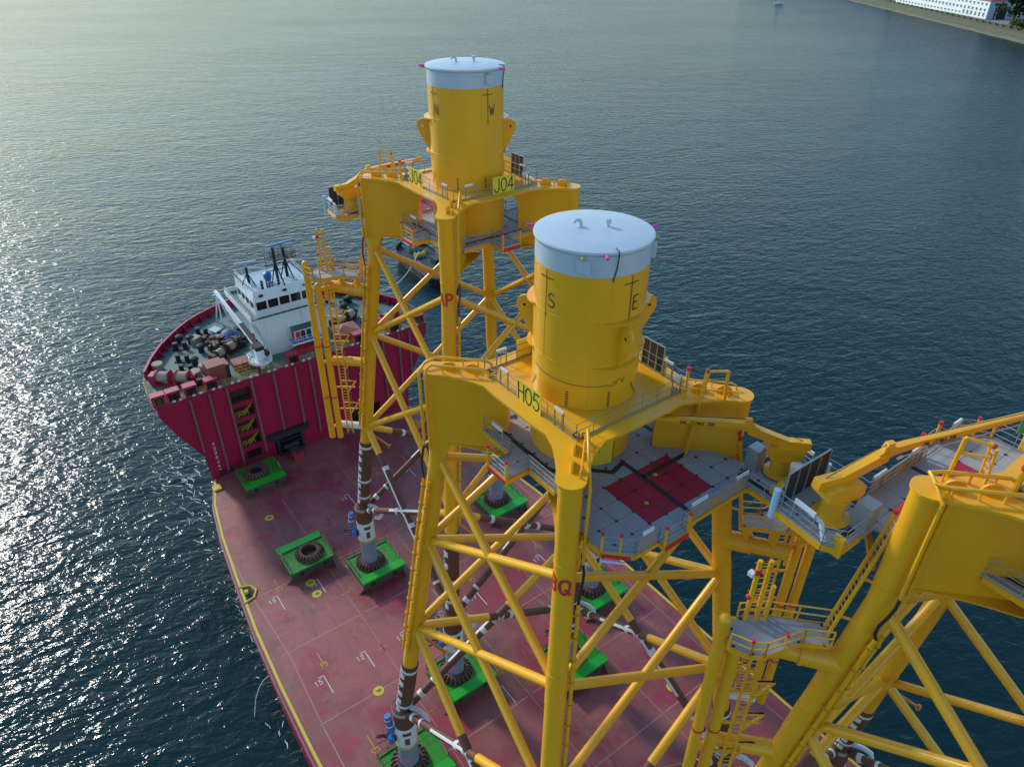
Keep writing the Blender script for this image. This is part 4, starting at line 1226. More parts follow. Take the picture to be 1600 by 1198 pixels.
# loose deck items
sd_ = thing('pipe_saddle', 'yellow steel saddle bracket standing on the deck beyond the far tower', 'bracket', (-88.9, 46.7, ZD + .005), 0.5)
MB().box(0, 0, .5, .5, 3.4, 1.0).build('base', M['orange'], sd_, smooth=False)
for yy in (-1.4, 1.4): MB().vprism([(-.4, 1.0), (.4, 1.0), (.15, 2.3), (-.15, 2.3)], (0, yy), (0, 1), .5).build('horn', M['orange'], sd_, smooth=False)

# ---------------------------------------------------------------- jackets with their towers
def ang_of(p, q, w):
    x, y = ortho(Vector(q) - Vector(p))
    w = Vector(w)
    return math.atan2(w.dot(y), w.dot(x))

PANEL = {}
def jacket(key, label, crane_az, crane_len, pads, door_phi):
    J = JK[key]
    cx, cy = J['c']
    rot = J['rot']
    z1, z2, z3, z4 = J['zn']
    zn = J['zn']
    s1, s4 = J['s1'], J['s4']
    plate, plat, top, zy = J['plate'], J['plat'], J['top'], J['zy']
    root = thing('jacket_foundation', label, 'jacket foundation', (cx, cy, ZD + ZT), rot, 'yellow jacket foundations carried upright on the ship')
    OFF = (0, 0, -(ZD + ZT))
    def P(mb, name, m, parent=None, smooth=True, **kw):
        return mb.build(name, m, parent or root, smooth, OFF, **kw)
    def wl(a): return a - rot                       # world angle to local
    def wv(x, y):                                   # world direction to local
        c, s = math.cos(-rot), math.sin(-rot)
        return Vector((x * c - y * s, x * s + y * c, 0))
    camang = wl(math.atan2(-cy, -cx))               # direction towards the viewpoint
    Z = Vector((0, 0, 1))
    def sz(z):
        if z >= z1: return s1
        if z <= z4: return s4
        return s1 + (s4 - s1) * (z1 - z) / (z1 - z4)
    def ax(c, z):
        a, b = COR[c]
        return Vector((a * sz(z), b * sz(z), z))
    FW = wv(-0.80, 0.598); RT = wv(ct, -st)
    worldleg = {'L': 'L', 'F': 'F', 'R': 'R', 'B': 'B'} if key == 'H' else {'R': 'L', 'B': 'F', 'L': 'R', 'F': 'B'}
    wlg_of = lambda c: worldleg[c]
    NAME = {'F': 'BQ', 'R': 'BP', 'B': 'AP', 'L': 'AQ'}
    rl_up, rl_low = 0.66, 0.76
    # legs
    for c in COR:
        mb = MB()
        mb.path([ax(c, plate - .15), ax(c, z1 + .1), ax(c, z1 - .6), ax(c, zy)], rl_up, 24)
        leg = P(mb, 'leg', M['yellow'])
        tx = MB()
        phi = camang + R(-30)
        if worldleg[c] == 'F':
            def legmap(u, v, c=c, phi=phi):
                q = ax(c, v)
                return (q.x + (rl_up + .03) * math.cos(phi + u / rl_up), q.y + (rl_up + .03) * math.sin(phi + u / rl_up), v)
            text(tx, NAME[c], 1.0, .19, legmap, 0, z1 - .55)
            P(tx, 'leg_letters', M['red'], leg, smooth=False)
        p = ax(c, z1)
        if worldleg[c] == 'R' and key == 'H':
            tx = MB()
            text(tx, '27291', .42, .10, lambda u, v, p=p: (p.x + .69 * math.cos(camang + .7 + (v - z1) / .69), p.y + .69 * math.sin(camang + .7 + (v - z1) / .69), z1 + 1.6 + u), 0, z1 - .2)
            P(tx, 'painted_number', M['mark_white'], leg, smooth=False)
        for zz in (z2, z3):
            P(MB().tube(ax(c, zz + 1.3), ax(c, zz - 1.3), rl_up + .028, 24), 'node_can_upper', M['yellow'], leg)
        # weld ring at the first node
        P(MB().tube(ax(c, z1 + 1.4), ax(c, z1 + 1.3), rl_up + .03, 24), 'weld_ring', M['yellow'], leg)
        mb = MB().path([ax(c, zy), ax(c, z4 + .3), ax(c, z4 - .1)], rl_low, 24)
        low = P(mb, 'lower_leg', M['primer'])
        zz = zy - .5
        face = -RT * .75 - FW
        k = 0
        while zz > z4 + 1.0:
            a, b = ax(c, zz), ax(c, zz - .34)
            if k % 3 != 1 or zz < z4 + 3:
                P(MB().tube(a, b, rl_low + .02, 20), 'tape_band', M['tape'], low)
            a0 = ang_of(a, b, face)
            for j in range(2):
                pt = MB()
                za = zz - .55 - j * 1.15
                if za - .6 > z4 + .6:
                    pt.arcpatch(ax(c, za), ax(c, za - .62), rl_low + .018, a0 - .2, a0 + .45)
                if pt.v: P(pt, 'tape_patch', M['tape'], low)
            zz -= 2.6
            k += 1
        # number ticks down the lower leg
        tk = MB()
        for j in range(12):
            za = zy - .4 - j * .62
            if za < z4 + 1.5: break
            a0 = ang_of(ax(c, za), ax(c, za - .25), -RT - FW * .35)
            tk.arcpatch(ax(c, za), ax(c, za - .26), rl_low + .025, a0 - .05, a0 + .22)
        if tk.v: P(tk, 'tick_marks', M['mark_white'], low, kind='stuff')
        # node can, grout sleeve, pile
        b4 = ax(c, z4)
        cn = MB().lathe([(.80, z4 + 1.0), (1.0, z4 + .8), (1.02, z4 - 1.6), (1.02, z4 - 1.7)], 28, (b4.x, b4.y, 0))
        can = P(cn, 'node_can', M['primer'])
        P(MB().lathe([(1.03, z4 + .86), (1.06, z4 + .8), (1.06, z4 + .45), (1.03, z4 + .4)], 28, (b4.x, b4.y, 0), closed=True), 'tape_band', M['rope'], can)
        sl_ = P(MB().lathe([(1.03, z4 - 1.6), (1.06, z4 - 1.65), (1.06, z4 - 4.5), (1.02, z4 - 4.6)], 28, (b4.x, b4.y, 0)), 'grout_sleeve', M['tape'])
        a0 = camang + .35
        pt = MB()
        A, Bq = Vector((b4.x, b4.y, z4 - 2.0)), Vector((b4.x, b4.y, z4 - 2.5))
        pa = ang_of(A, Bq, (math.cos(a0), math.sin(a0), 0))
        pt.arcpatch(A, Bq, 1.08, pa - .45, pa + .35)
        pt.arcpatch((b4.x, b4.y, z4 - 2.9), (b4.x, b4.y, z4 - 3.9), 1.08, pa - .25, pa + .2)
        P(pt, 'bare_patch', M['primer'], sl_)
        P(MB().lathe([(1.08, z4 - 4.45), (1.12, z4 - 4.5), (1.12, z4 - 4.65), (1.0, z4 - 4.7)], 28, (b4.x, b4.y, 0), closed=True), 'sleeve_ring', M['mark_yellow'], sl_)
        pl = P(MB().tube((b4.x, b4.y, z4 - 4.5), (b4.x, b4.y, ZD + ZT - .02), 0.99, 28), 'pile', M['pile'])
        pn = MB()
        pm = cyl_map(b4.x, b4.y, 1.02, camang - .15)
        strokes(pn, [[(-.55, ZD + ZT + 1.1), (.55, ZD + ZT + 1.1), (.55, ZD + ZT + 2.4), (-.55, ZD + ZT + 2.4), (-.55, ZD + ZT + 1.1)]], .06, pm)
        text(pn, 'J04' if key == 'J' else 'H05', .5, .09, pm, 0, ZD + ZT + 1.75, gap=.14)
        text(pn, NAME[c][1] + '1', .42, .08, pm, 0, ZD + ZT + 1.2, gap=.14)
        P(pn, 'pile_number', M['purple'], pl, smooth=False)
        # hydraulic unit, hoses and pipe elbow beside the sleeve
        d = (-RT * .9 - FW * .25).normalized()
        q = b4 + d * 1.55
        hu = P(MB().tube(q + Vector((0, 0, -.1)), q + Vector((.25, .1, -2.3)), .33, 14), 'hydraulic_cylinder', M['blue'])
        P(MB().tube(q + Vector((.04, .02, -.45)), q + Vector((.06, .03, -.6)), .345, 14), 'cylinder_band', M['tape'], hu)
        P(MB().tube(q + Vector((.15, .06, -1.3)), q + Vector((.17, .07, -1.5)), .345, 14), 'cylinder_band', M['tape'], hu)
        hb = MB()
        q2 = b4 + d * 1.2 + Vector((0, 0, -3.3))
        for j in range(7):
            e = d * (1.0 + .22 * j % .9) + RT * (.35 * (j - 3)) * .5 + Vector((0, 0, random.uniform(-.9, .5)))
            hb.tube(q2 + Vector((0, 0, random.uniform(-.4, .5))), q2 + e, .055, 6)
        hb.box(q2.x, q2.y, q2.z, .8, .8, 1.0, .4)
        P(hb, 'hose_clamps', M['black_rubber'])
        P(MB().tube(q2 + d * .1 - FW * .6 + Vector((0, 0, -.2)), q2 + d * .1 - FW * .6 + Vector((0, 0, .7)), .3, 12), 'hydraulic_motor', M['blue'])
        d3 = (RT * .9 - FW * .4).normalized()
        el = [b4 + d3 * .9 + Vector((0, 0, 1.2)), b4 + d3 * 1.8 + Vector((0, 0, 1.25)), b4 + d3 * 2.5 + Vector((0, 0, .9)), b4 + d3 * 2.7 + Vector((0, 0, .2)), b4 + d3 * 2.4 + Vector((0, 0, -.4)), b4 + d3 * 1.7 + Vector((0, 0, -.6))]
        P(MB().path(el, .24, 10), 'grout_elbow', M['tape'])
        gp = ax(c, z3 - .9)
        P(MB().tube(gp + d3 * .7, gp + d3 * 3.0 + Vector((0, 0, -1.0)), .13, 8).tube(gp + d3 * 2.95 + Vector((0, 0, -.98)), gp + d3 * 3.05 + Vector((0, 0, -1.02)), .3, 10), 'grout_pipe', M['orange'])

    # X braces on the four faces
    order = ['L', 'F', 'R', 'B']
    for bay in range(3):
        rr = (0.30, 0.33, 0.375)[bay]
        for i in range(4):
            ca, cb = order[i], order[(i + 1) % 4]
            for p_, q_ in ((ax(ca, zn[bay]), ax(cb, zn[bay + 1])), (ax(cb, zn[bay]), ax(ca, zn[bay + 1]))):
                d = (q_ - p_).normalized()
                if q_.z >= zy - 0.2:
                    br = P(MB().tube(p_ + d * .3, q_ - d * .3, rr, 18), 'brace', M['yellow'])
                else:
                    t = (p_.z - zy) / (p_.z - q_.z)
                    m_ = p_.lerp(q_, max(0.06, t))
                    br = P(MB().tube(p_ + d * .3, m_, rr, 18), 'brace', M['yellow'])
                    lo = P(MB().tube(m_, q_ - d * .3, rr - .004, 18), 'lower_brace', M['primer'])
                    Lb_ = (q_ - m_).length
                    def at(s): return m_ + d * s
                    tapes = [(1.6, .5, 1), (Lb_ - 2.6, .5, 1), (Lb_ - 4.2, .3, 1)]
                    cr_t = ((p_ - m_).length * 0 + Lb_ - (q_ - p_).length * .5)
                    if cr_t > 1: tapes += [(cr_t - 1.0, .6, 1), (cr_t + .7, .5, 1)]
                    for s0, w_, f_ in tapes:
                        if 0 < s0 < Lb_ - w_:
                            P(MB().tube(at(s0), at(s0 + w_), rr + .016, 18, cap=True), 'tape_band', M['tape'], lo)
                    fa = -RT * .8 - FW * .2 + Z * .55
                    a0 = ang_of(p_, q_, fa)
                    if Lb_ > 7:
                        P(MB().arcpatch(at(2.0), at(Lb_ * .55), rr + .014, a0 - .35, a0 + .35), 'tape_strip', M['tape'], lo)

    # arms of the transition piece
    e2 = 1 / math.sqrt(2)
    rl_ = s1 * math.sqrt(2)
    for c in COR:
        a, b = COR[c]
        pr_ = [(4.7, plat - 1.4), (rl_ - 1.5, plat - 1.4), (rl_ - 1.05, plat - 1.55), (rl_ - .8, plat - 1.9), (rl_ - .6, z1 + .4), (rl_, z1 + .4), (rl_, plate - .16), (3.1, plate - .16), (3.1, plate - .75)]
        pr_ += [(3.7, plate - .78), (4.2, plate - .95), (4.5, plate - 1.3), (4.62, plate - 1.8), (4.7, plate - 2.4)]
        arm = P(MB().vprism(pr_, (0, 0), (a, b), 1.24), 'arm', M['yellow'])
        P(MB().vprism([(3.1, plat - .95), (4.8, plat - .95), (4.8, plat - .12), (3.1, plat - .12)], (0, 0), (a, b), .98), 'arm_root', M['yellow'], arm, smooth=False)
        # flared lower flange plate
        d = Vector((a, b, 0)).normalized()
        q_ = Vector((-d.y, d.x, 0))
        hp = [(3.3, -1.7), (4.6, -1.55), (5.6, -1.25), (6.4, -1.05), (7.4, -.86), (rl_ - .9, -.68)]
        hp = hp + [(x, -y) for x, y in reversed(hp)]
        P(MB().prism([tuple((d * x + q_ * y)[:2]) for x, y in hp], plat - 1.46, plat - 1.38), 'lower_flange', M['yellow'], arm, smooth=False)
        cf = MB()
        fe = [(rl_ - 1.5, plat - 1.42), (rl_ - 1.05, plat - 1.57), (rl_ - .8, plat - 1.92), (rl_ - .6, z1 + .4)]
        for (r0, q0), (r1, q1) in zip(fe[:-1], fe[1:]): cf.bar(d * r0 + Z * q0, d * r1 + Z * q1, 1.25, .07, d if abs(q0 - q1) > abs(r1 - r0) else Z)
        P(cf, 'curved_flange', M['yellow'], arm, smooth=False)
        n = Vector((-d.y, d.x, 0))
        # half-round lugs on top
        for r in (7.1, 8.6):
            lug = MB()
            pf = [(r - .5, plate), (r + .5, plate)] + [(r + .5 * math.cos(R(t)), plate + .05 + .5 * math.sin(R(t))) for t in range(0, 181, 20)]
            lug.vprism(pf, (0, 0), d, .12)
            P(lug, 'lifting_lug', M['yellow'], arm)
        if True:
            hz = plate + .42
            for sgn in (-1, 1):
                hr = MB().path([d * 6.0 + n * (.5 * sgn) + Z * plate, d * 6.1 + n * (.5 * sgn) + Z * (hz - .12), d * 6.4 + n * (.5 * sgn) + Z * hz, d * (rl_ - .55) + n * (.5 * sgn) + Z * hz, d * (rl_ - .3) + n * (.45 * sgn) + Z * (hz - .1), d * (rl_ - .25) + n * (.42 * sgn) + Z * plate], .055, 8)
                for r in (6.9, 7.9, 8.8): hr.tube(d * r + n * (.5 * sgn) + Z * plate, d * r + n * (.5 * sgn) + Z * hz, .04, 6)
                if wlg_of(c) in 'RB' or (wlg_of(c) == 'F' and sgn > 0): P(hr, 'arm_handrail', M['yellow'], arm)
        # two pipes along the arm, over its tip and down
        wlg = worldleg[c]
        if wlg == 'L' and key != 'T': sides = [(-RT * .9 - FW * .45).normalized(), (-RT * .45 - FW * .9).normalized()]
        elif wlg == 'L': sides = [(RT * .10 - FW * .99).normalized(), (RT * .52 - FW * .85).normalized()]
        else: sides = [(RT * .97 - FW * .2).normalized()]
        for j, sd2 in enumerate(sides):
            if wlg in 'RB': continue
            off = n * (.55 if sd2.dot(n) > 0 else -.55) if len(sides) == 1 else n * (.55 * (1 if j else -1))
            hz = plate + .5
            tipr = rl_ + .5
            base = ax(c, z1)
            pv = base + sd2 * (rl_up + .30)
            tip = d * (rl_ + .15) + off
            pts = [d * 5.9 + off + Z * (plate + .02), d * 6.0 + off + Z * (hz - .15), d * 6.25 + off + Z * hz, d * (rl_ - .6) + off + Z * hz]
            outp = Vector((pv.x, pv.y, 0)) + sd2 * (.04 if wlg == 'L' else .06)
            pts += [d * (rl_ + .0) + off * .8 + Z * (hz - .02), (tip.lerp(outp, .6)) + Z * (plate + .35), outp + Z * (plate - .1), outp + Z * (plate - .6)]
            pts += [Vector((pv.x, pv.y, 0)) + sd2 * .02 + Z * zz_ for zz_ in (plat + .6, plat - 1.5, z1 + 1.3)]
            if wlg == 'F':
                pts = [d * 6.3 + off * 1.1 + Z * (plate + .02), d * 6.3 + off * 1.1 + Z * (plate + .9), d * 6.6 + off * 1.15 + Z * (plate + 1.0), d * 8.2 + off * 1.5 + Z * (plate + .25)] + pts[-4:]
            cp = P(MB().path(pts, .10, 10), 'cable_pipe', M['yellow'], arm)
            ps = MB()
            for r in (6.8, 7.8, 8.9): ps.tube(d * r + off + Z * plate, d * r + off + Z * hz, .05, 6)
            P(ps, 'pipe_support', M['yellow'], cp)
            # hose between arm pipe and leg pipe
            a_ = Vector((pv.x, pv.y, z1 + 1.3)) + sd2 * .02
            b_ = ax(c, z1 - 1.7) + sd2 * (rl_up + .26)
            side_ = Vector((-sd2.y, sd2.x, 0))
            if side_.dot(RT) > 0: side_ = -side_
            hs = [a_ + Z * .15, a_, a_ + side_ * .12 - Z * .5 + sd2 * .1, a_ + side_ * .30 - Z * 1.1 + sd2 * .1, a_.lerp(b_, .62) + side_ * .34 + sd2 * .06, a_.lerp(b_, .85) + side_ * .22, b_, b_ - Z * .2]
            if j == 0: P(MB().path(hs, .085, 8), 'flexible_hose', M['black_rubber'] if key != 'J' else M['primer'], cp)
            zend = zy + 1.0 if wlg != 'L' else zy + 2.5
            zc = z1 - 1.7
            lp = [ax(c, zc) + sd2 * (rl_up + .26), ax(c, (zc + zend) / 2) + sd2 * (rl_up + .26), ax(c, zend) + sd2 * (rl_up + .2)]
            lp2 = P(MB().path(lp, .125, 10), 'leg_pipe', M['yellow'])
            cl = MB()
            zz = zc - .6
            while zz > zend + .3:
                q = ax(c, zz) + sd2 * (rl_up + .26)
                cl.lathe([(.115, -.05), (.18, -.05), (.18, .05), (.115, .05)], 10, (q.x, q.y, zz), closed=True)
                q0 = ax(c, zz - .3)
                cl.bar(q0 + sd2 * (rl_up - .1), q0 + sd2 * (rl_up + .3), .08, .14, Z)
                zz -= 1.75
            P(cl, 'pipe_clamps', M['yellow'], lp2, kind='stuff')
            rg_ = MB()
            zz = zc - .68
            while zz > zend + .3:
                q = ax(c, zz) + sd2 * (rl_up + .26)
                rg_.lathe([(.12, -.02), (.175, -.02), (.175, .02), (.12, .02)], 10, (q.x, q.y, zz), closed=True)
                zz -= 1.75
            P(rg_, 'clamp_gaskets', M['primer'], lp2, kind='stuff')

    # top plate: square round the tower, running out along the arms
    poly = []
    for k, c in enumerate(order):
        a, b = COR[c]
        d = Vector((a, b)).normalized()
        q = Vector((-d.y, d.x))
        pr2 = [(5.2, -2.55), (6.0, -1.66), (6.8, -1.30), (7.7, -1.06), (8.8, -.86), (rl_ + .1, -.82)]
        tipc = rl_ - .05
        arcs = [(tipc + .82 * math.cos(R(t)) * .98, .82 * math.sin(R(t))) for t in range(-75, 76, 15)]
        lst = pr2 + arcs + [(x, -y) for x, y in reversed(pr2)]
        poly += [tuple(d * x + q * y) for x, y in lst]
    tp_ = P(MB().prism(poly, plate - .16, plate), 'top_plate', M['yellow'], smooth=False)
    names = {'F': 'BQ', 'R': 'BP', 'B': 'AP', 'L': 'AQ'}
    for c in COR:
        a, b = COR[c]
        d = Vector((a, b, 0)).normalized()
        n = Vector((-d.y, d.x, 0))
        tx = MB()
        o = d * 6.0 + n * (.2 if c != 'R' else -.3) + Z * (plate + .008)
        text(tx, names[c], .5, .08, plane_map(o, -n, -d), 0, 0)
        P(tx, 'plate_letters', M['black'], tp_, smooth=False)
    # guard rail on the plate
    hk = 4.45
    K = [(-hk, -hk), (hk, -hk), (hk, hk), (-hk, hk)]
    for i in range(4):
        p_, q_ = Vector((*K[i], plate)), Vector((*K[(i + 1) % 4], plate))
        rl3 = MB()
        railing(rl3, [p_, q_], 1.1, 1.25, .027, (1, .55), .14)
        rr_ = P(rl3, 'guard_rail', M['grey_rail'])
        dd = (q_ - p_).normalized()
        for t in ((1.75, 7.0) if i == 0 else (7.6,) if i == 1 else (1.2, 7.2)):
            g_ = p_ + dd * t
            for q_ in (g_, g_ + dd * .75):
                P(MB().bar(q_, q_ + Z * 1.2, .07, .07), 'gate_upright', M['grey_rail'], rr_, smooth=False)
            P(MB().bar(g_ + Z * 1.20, g_ + dd * .75 + Z * 1.20, .12, .16, Z), 'gate_light', M['tape'], rr_, smooth=False)
    # dark screens behind the tower
    for y0_, y1_, xx in ((-.6, 1.8, 0), (.6, 2.4, 1)):
        if xx == 0: p_, q_ = Vector((-hk - .05, y0_, plate)), Vector((-hk - .05, y1_, plate))
        else: p_, q_ = Vector((y0_, hk + .05, plate)), Vector((y1_, hk + .05, plate))
        if key != 'H': p_, q_ = -p_, -q_; p_.z = q_.z = plate
        sc = P(MB().bar(p_ + Z * 1.0, q_ + Z * 1.0, .05, 1.9, Z), 'wind_screen', M['mesh'], smooth=False)
        fr = MB().bar(p_ + Z * 1.97, q_ + Z * 1.97, .08, .06, Z)
        for t in (0, .33, .66, 1): fr.bar(p_.lerp(q_, t), p_.lerp(q_, t) + Z * 1.98, .07, .07)
        P(fr, 'screen_frame', M['galv'], sc, smooth=False)
    # sign plates
    def sign(face, txt):
        if face == '-y': o, rt, nn = Vector((.25, -hk - .05, 0)), Vector((1, 0, 0)), Vector((0, -1, 0))
        elif face == '+y': o, rt, nn = Vector((1.55, hk + .05, 0)), Vector((-1, 0, 0)), Vector((0, 1, 0))
        else: o, rt, nn = Vector((-hk - .05, -.7, 0)), Vector((0, -1, 0)), Vector((-1, 0, 0))
        w_ = 2.3
        z0 = plate - .08
        mb = MB().bar(o + nn * .02 - rt * (w_ / 2) + Z * (z0 + .75), o + nn * .02 + rt * (w_ / 2) + Z * (z0 + .75), .05, 1.5, Z)
        s_ = P(mb, 'sign_plate', M['yellow_plate'], smooth=False)
        tx = MB()
        text(tx, txt, 1.12, .11, plane_map(o + nn * .055, rt, (0, 0, 1)), 0, z0 + .2, gap=.10, sx=.92)
        P(tx, 'sign_text', M['black'], s_, smooth=False)
    code = {'H': 'H05', 'J': 'J04', 'T': 'J05'}[key]
    if key != 'T':
        for f_ in ('-y', '+y', '-x'): sign(f_, code)

    # tower
    TR = 3.25
    zb = top - 1.45
    tw = P(MB().lathe([(TR, plat - 1.1), (TR, plate + .6), (TR, zb)], 96), 'tower', M['yellow'])
    cap = MB().lathe([(TR + .012, zb), (TR + .012, top - .28), (TR + .09, top - .22), (TR + .13, top - .12), (TR + .10, top - .02), (TR - .05, top + .02), (1.6, top + .10), (.01, top + .13)], 96)
    cp_ = P(cap, 'tower_cap', M['cap'])
    cv = camang
    def cd_(phi): a_ = cv + R(phi); return Vector((math.cos(a_), math.sin(a_), 0))
    for zz in (plate + 2.9, plate + 5.8):
        P(MB().lathe([(TR, zz - .03), (TR + .012, zz - .015), (TR + .012, zz + .015), (TR, zz + .03)], 96, closed=True), 'weld_seam', M['yellow'], tw)
    for phi, z0_, z1_ in ((5, plate, plate + 2.9), (-48, plate + 2.9, plate + 5.8), (22, plate + 5.8, zb)):
        q_ = cd_(phi) * (TR + .002)
        P(MB().bar(q_ + Z * z0_, q_ + Z * z1_, .03, .02), 'weld_seam', M['yellow'], tw, smooth=False)
    vb_ = -cd_(0)
    p1_, p2_ = cd_(0) * -.1 - cd_(90) * .75, cd_(0) * -.3 + cd_(90) * .75
    P(MB().path([p1_ + Z * (top + .05), p1_ + Z * (top + .32), p1_ - cd_(90) * .06 + Z * (top + .43), p1_ - cd_(90) * .2 + Z * (top + .48), p1_ - cd_(90) * .34 + Z * (top + .42), p1_ - cd_(90) * .38 + Z * (top + .3)], .09, 10), 'goose_neck_vent', M['cap'], cp_)
    P(MB().tube(p2_ + Z * (top + .05), p2_ + Z * (top + .32), .09, 10).tube(p2_ + Z * (top + .32), p2_ + Z * (top + .56), .17, 12), 'mushroom_vent', M['cap'], cp_)
    def rimbox(phi, w_=.72, h_=.72):
        d_ = cd_(phi)
        n_ = Vector((-d_.y, d_.x, 0))
        P(MB().bar(d_ * (TR + .12) - n_ * (w_ / 2) + Z * (top - .78), d_ * (TR + .12) + n_ * (w_ / 2) + Z * (top - .78), .25, h_, Z), 'junction_box', M['cap'], cp_, smooth=False)
    def rod(phi, m_, l_=.45, dz=-.12):
        d_ = cd_(phi)
        P(MB().tube(d_ * (TR + .1) + Z * (top + dz), d_ * (TR + .1 + l_) + Z * (top + dz - .02), .085, 8), 'guide_pin', M[m_], cp_)
    if key == 'H': spec = [(-7, 'box'), (-8, 'edge_yellow'), (12, 'pink'), (82, 'box'), (95, 'edge_yellow'), (110, 'pink'), (-100, 'pink'), (-112, 'edge_yellow'), (24, 'cable')]
    else: spec = [(35, 'box'), (32, 'edge_yellow'), (58, 'pink'), (-88, 'pink'), (-95, 'edge_yellow'), (72, 'cable')]
    for phi, t in spec:
        if t == 'box': rimbox(phi)
        elif t == 'cable':
            d_ = cd_(phi)
            n_ = cd_(phi + 4)
            P(MB().path([d_ * (TR - .3) + Z * (top + .06), d_ * (TR + .14) + Z * (top + .02), d_ * (TR + .16) + Z * (top - .25), d_ * (TR + .06) + Z * (zb + .5), cd_(phi - 3) * (TR + .05) + Z * (zb - .25)], .035, 6), 'black_cable', M['black'], cp_)
        else: rod(phi, t, .5 if t == 'pink' else .3, -.12 if t == 'pink' else -.3)
    # lifting trunnions: pad eye with two ring-sector plates
    for phi in pads:
        a_ = cv + R(phi)
        d_ = Vector((math.cos(a_), math.sin(a_), 0))
        pf = [(TR - .1, top - 7.0), (TR + .15, top - 7.0), (TR + 1.02, top - 5.35)]
        pf += [(TR + .56 + .54 * math.cos(R(t)), top - 5.0 + .6 * math.sin(R(t))) for t in range(-20, 111, 13)]
        pf += [(TR + .2, top - 4.28), (TR - .1, top - 4.25)]
        pe = P(MB().vprism(pf, (0, 0), d_, .16), 'pad_eye', M['yellow'])
        n_ = Vector((-d_.y, d_.x, 0))
        hc = d_ * (TR + .60) + Z * (top - 5.0)
        P(MB().tube(hc - n_ * .14, hc + n_ * .14, .27, 18), 'pad_eye_cheek', M['yellow'], pe)
        P(MB().tube(hc - n_ * .15, hc + n_ * .15, .10, 12), 'pin_hole', M['dark'] if phi > -60 or key == 'H' else M['tape'], pe)
        for zz, wd in ((top - 4.2, .42), (top - 7.05, .36)):
            sc_ = MB()
            arcs_o = []
            for t in range(-26, 27, 4):
                ww = wd * (1 - (abs(t) / 28) ** 3)
                arcs_o.append((math.cos(a_ + R(t)) * (TR + ww), math.sin(a_ + R(t)) * (TR + ww)))
            arcs_i = [(math.cos(a_ + R(t)) * (TR - .08), math.sin(a_ + R(t)) * (TR - .08)) for t in range(26, -27, -4)]
            sc_.prism(arcs_o + arcs_i, zz - .05, zz + .05)
            P(sc_, 'ring_plate', M['yellow'], pe, smooth=False)
    # compass marks
    for letter, la in (('S', -90), ('E', 0), ('N', 90), ('W', 180)):
        fm = cyl_map(0, 0, TR + .03, R(la))
        cm = MB()
        zc = zb - .1
        strokes(cm, [[(0, zc - 2.75), (0, zc)], [(-.52, zc - .42), (.52, zc - .42)]], .055, fm)
        text(cm, letter, .82, .075, fm, .42, zc - 2.1, centre=True)
        P(cm, 'compass_mark', M['black'], tw, smooth=False)
    # hazard dashes at the foot and a thin cable loop
    hz_ = MB()
    for phi in (-62, -16, 28, 60):
        for k in range(7):
            fm = cyl_map(0, 0, TR + .03, cv + R(phi))
            u_ = (0 if abs(phi) < 30 else (.05 * (6 - k) ** 1.5) * (1 if phi > 0 else -1))
            strokes(hz_, [[(u_ - .08, plate + .15 + k * .16), (u_ + .08, plate + .2 + k * .16)]], .07, fm, ext=0)
    P(hz_, 'hazard_dashes', M['black'], tw, smooth=False, kind='stuff')
    if key == 'H':
        cb = MB()
        pts = []
        for t in range(-62, 30, 4):
            d_ = cd_(t)
            pts.append(d_ * (TR + .03) + Z * (plate + 2.0 - .35 * math.sin(PI * (t + 62) / 150)))
        for t, dz in ((31, 1.55), (33, 1.85), (35, 1.6), (37, 1.95), (41, 1.9), (43, 1.6), (46, 1.95)):
            pts.append(cd_(t) * (TR + .05) + Z * (plate + dz))
        P(MB().path(pts, .018, 5), 'loose_cable', M['primer'], tw)
    # door in the tower foot
    if door_phi is not None:
        a_ = cv + R(door_phi)
        d_ = Vector((math.cos(a_), math.sin(a_), 0))
        n_ = Vector((-d_.y, d_.x, 0))
        dr = P(MB().bar(d_ * (TR + .05) - n_ * .62 + Z * (plat + 1.3), d_ * (TR + .05) + n_ * .62 + Z * (plat + 1.3), .34, 2.5, Z), 'tower_door', M['yellow_plate'], smooth=False)
        hz_ = MB()
        for sd in (-.72, .72):
            for k in range(11):
                o_ = d_ * (TR + .16) + n_ * sd
                hz_.bar(o_ + Z * (plat + .15 + k * .23), o_ + Z * (plat + .26 + k * .23), .09, .03)
        P(hz_, 'door_hazard_tape', M['red'], dr, smooth=False, kind='stuff')
        P(MB().tube(d_ * (TR + .2) - n_ * .35 + Z * (plat + 1.2), d_ * (TR + .3) - n_ * .35 + Z * (plat + 1.2), .06, 8), 'handle', M['black'], dr)

    # ---- work platform
    wp_frame = MB()
    outlines = []
    base = [(-3.9, -4.95), (-.95, -4.95), (-.95, -6.65), (.95, -6.65), (.95, -4.95), (3.5, -4.95)]
    for k in range(3):
        f_ = [lambda x, y: (x, y), lambda x, y: (y, -x), lambda x, y: (-x, -y)][k]
        outlines.append([f_(x, y) for x, y in base])
    lay = [(6.3, -5.95), (8.67, -6.0), (9.9, -4.75), (9.9, -2.95), (10.35, -2.95), (10.35, -1.1), (9.9, -1.1), (9.9, 4.6), (12.2, 4.6), (12.2, 8.9), (9.3, 9.2), (8.55, 8.65), (8.55, 7.2)]
    outlines.append(lay)
    for ol in outlines:
        for (xa, ya), (xb, yb) in zip(ol[:-1], ol[1:]):
            wp_frame.bar((xa, ya, plat - .17), (xb, yb, plat - .17), .16, .30, Z)
    for v in (-3.2, 3.2):
        wp_frame.box(0, v, plat - .3, 9.6, .2, .35).box(v, 0, plat - .3, .2, 9.6, .35)
    for yy in (-4.2, -1.6, 1.2, 3.8): wp_frame.box(7.3, yy, plat - .3, 5.0, .2, .38)
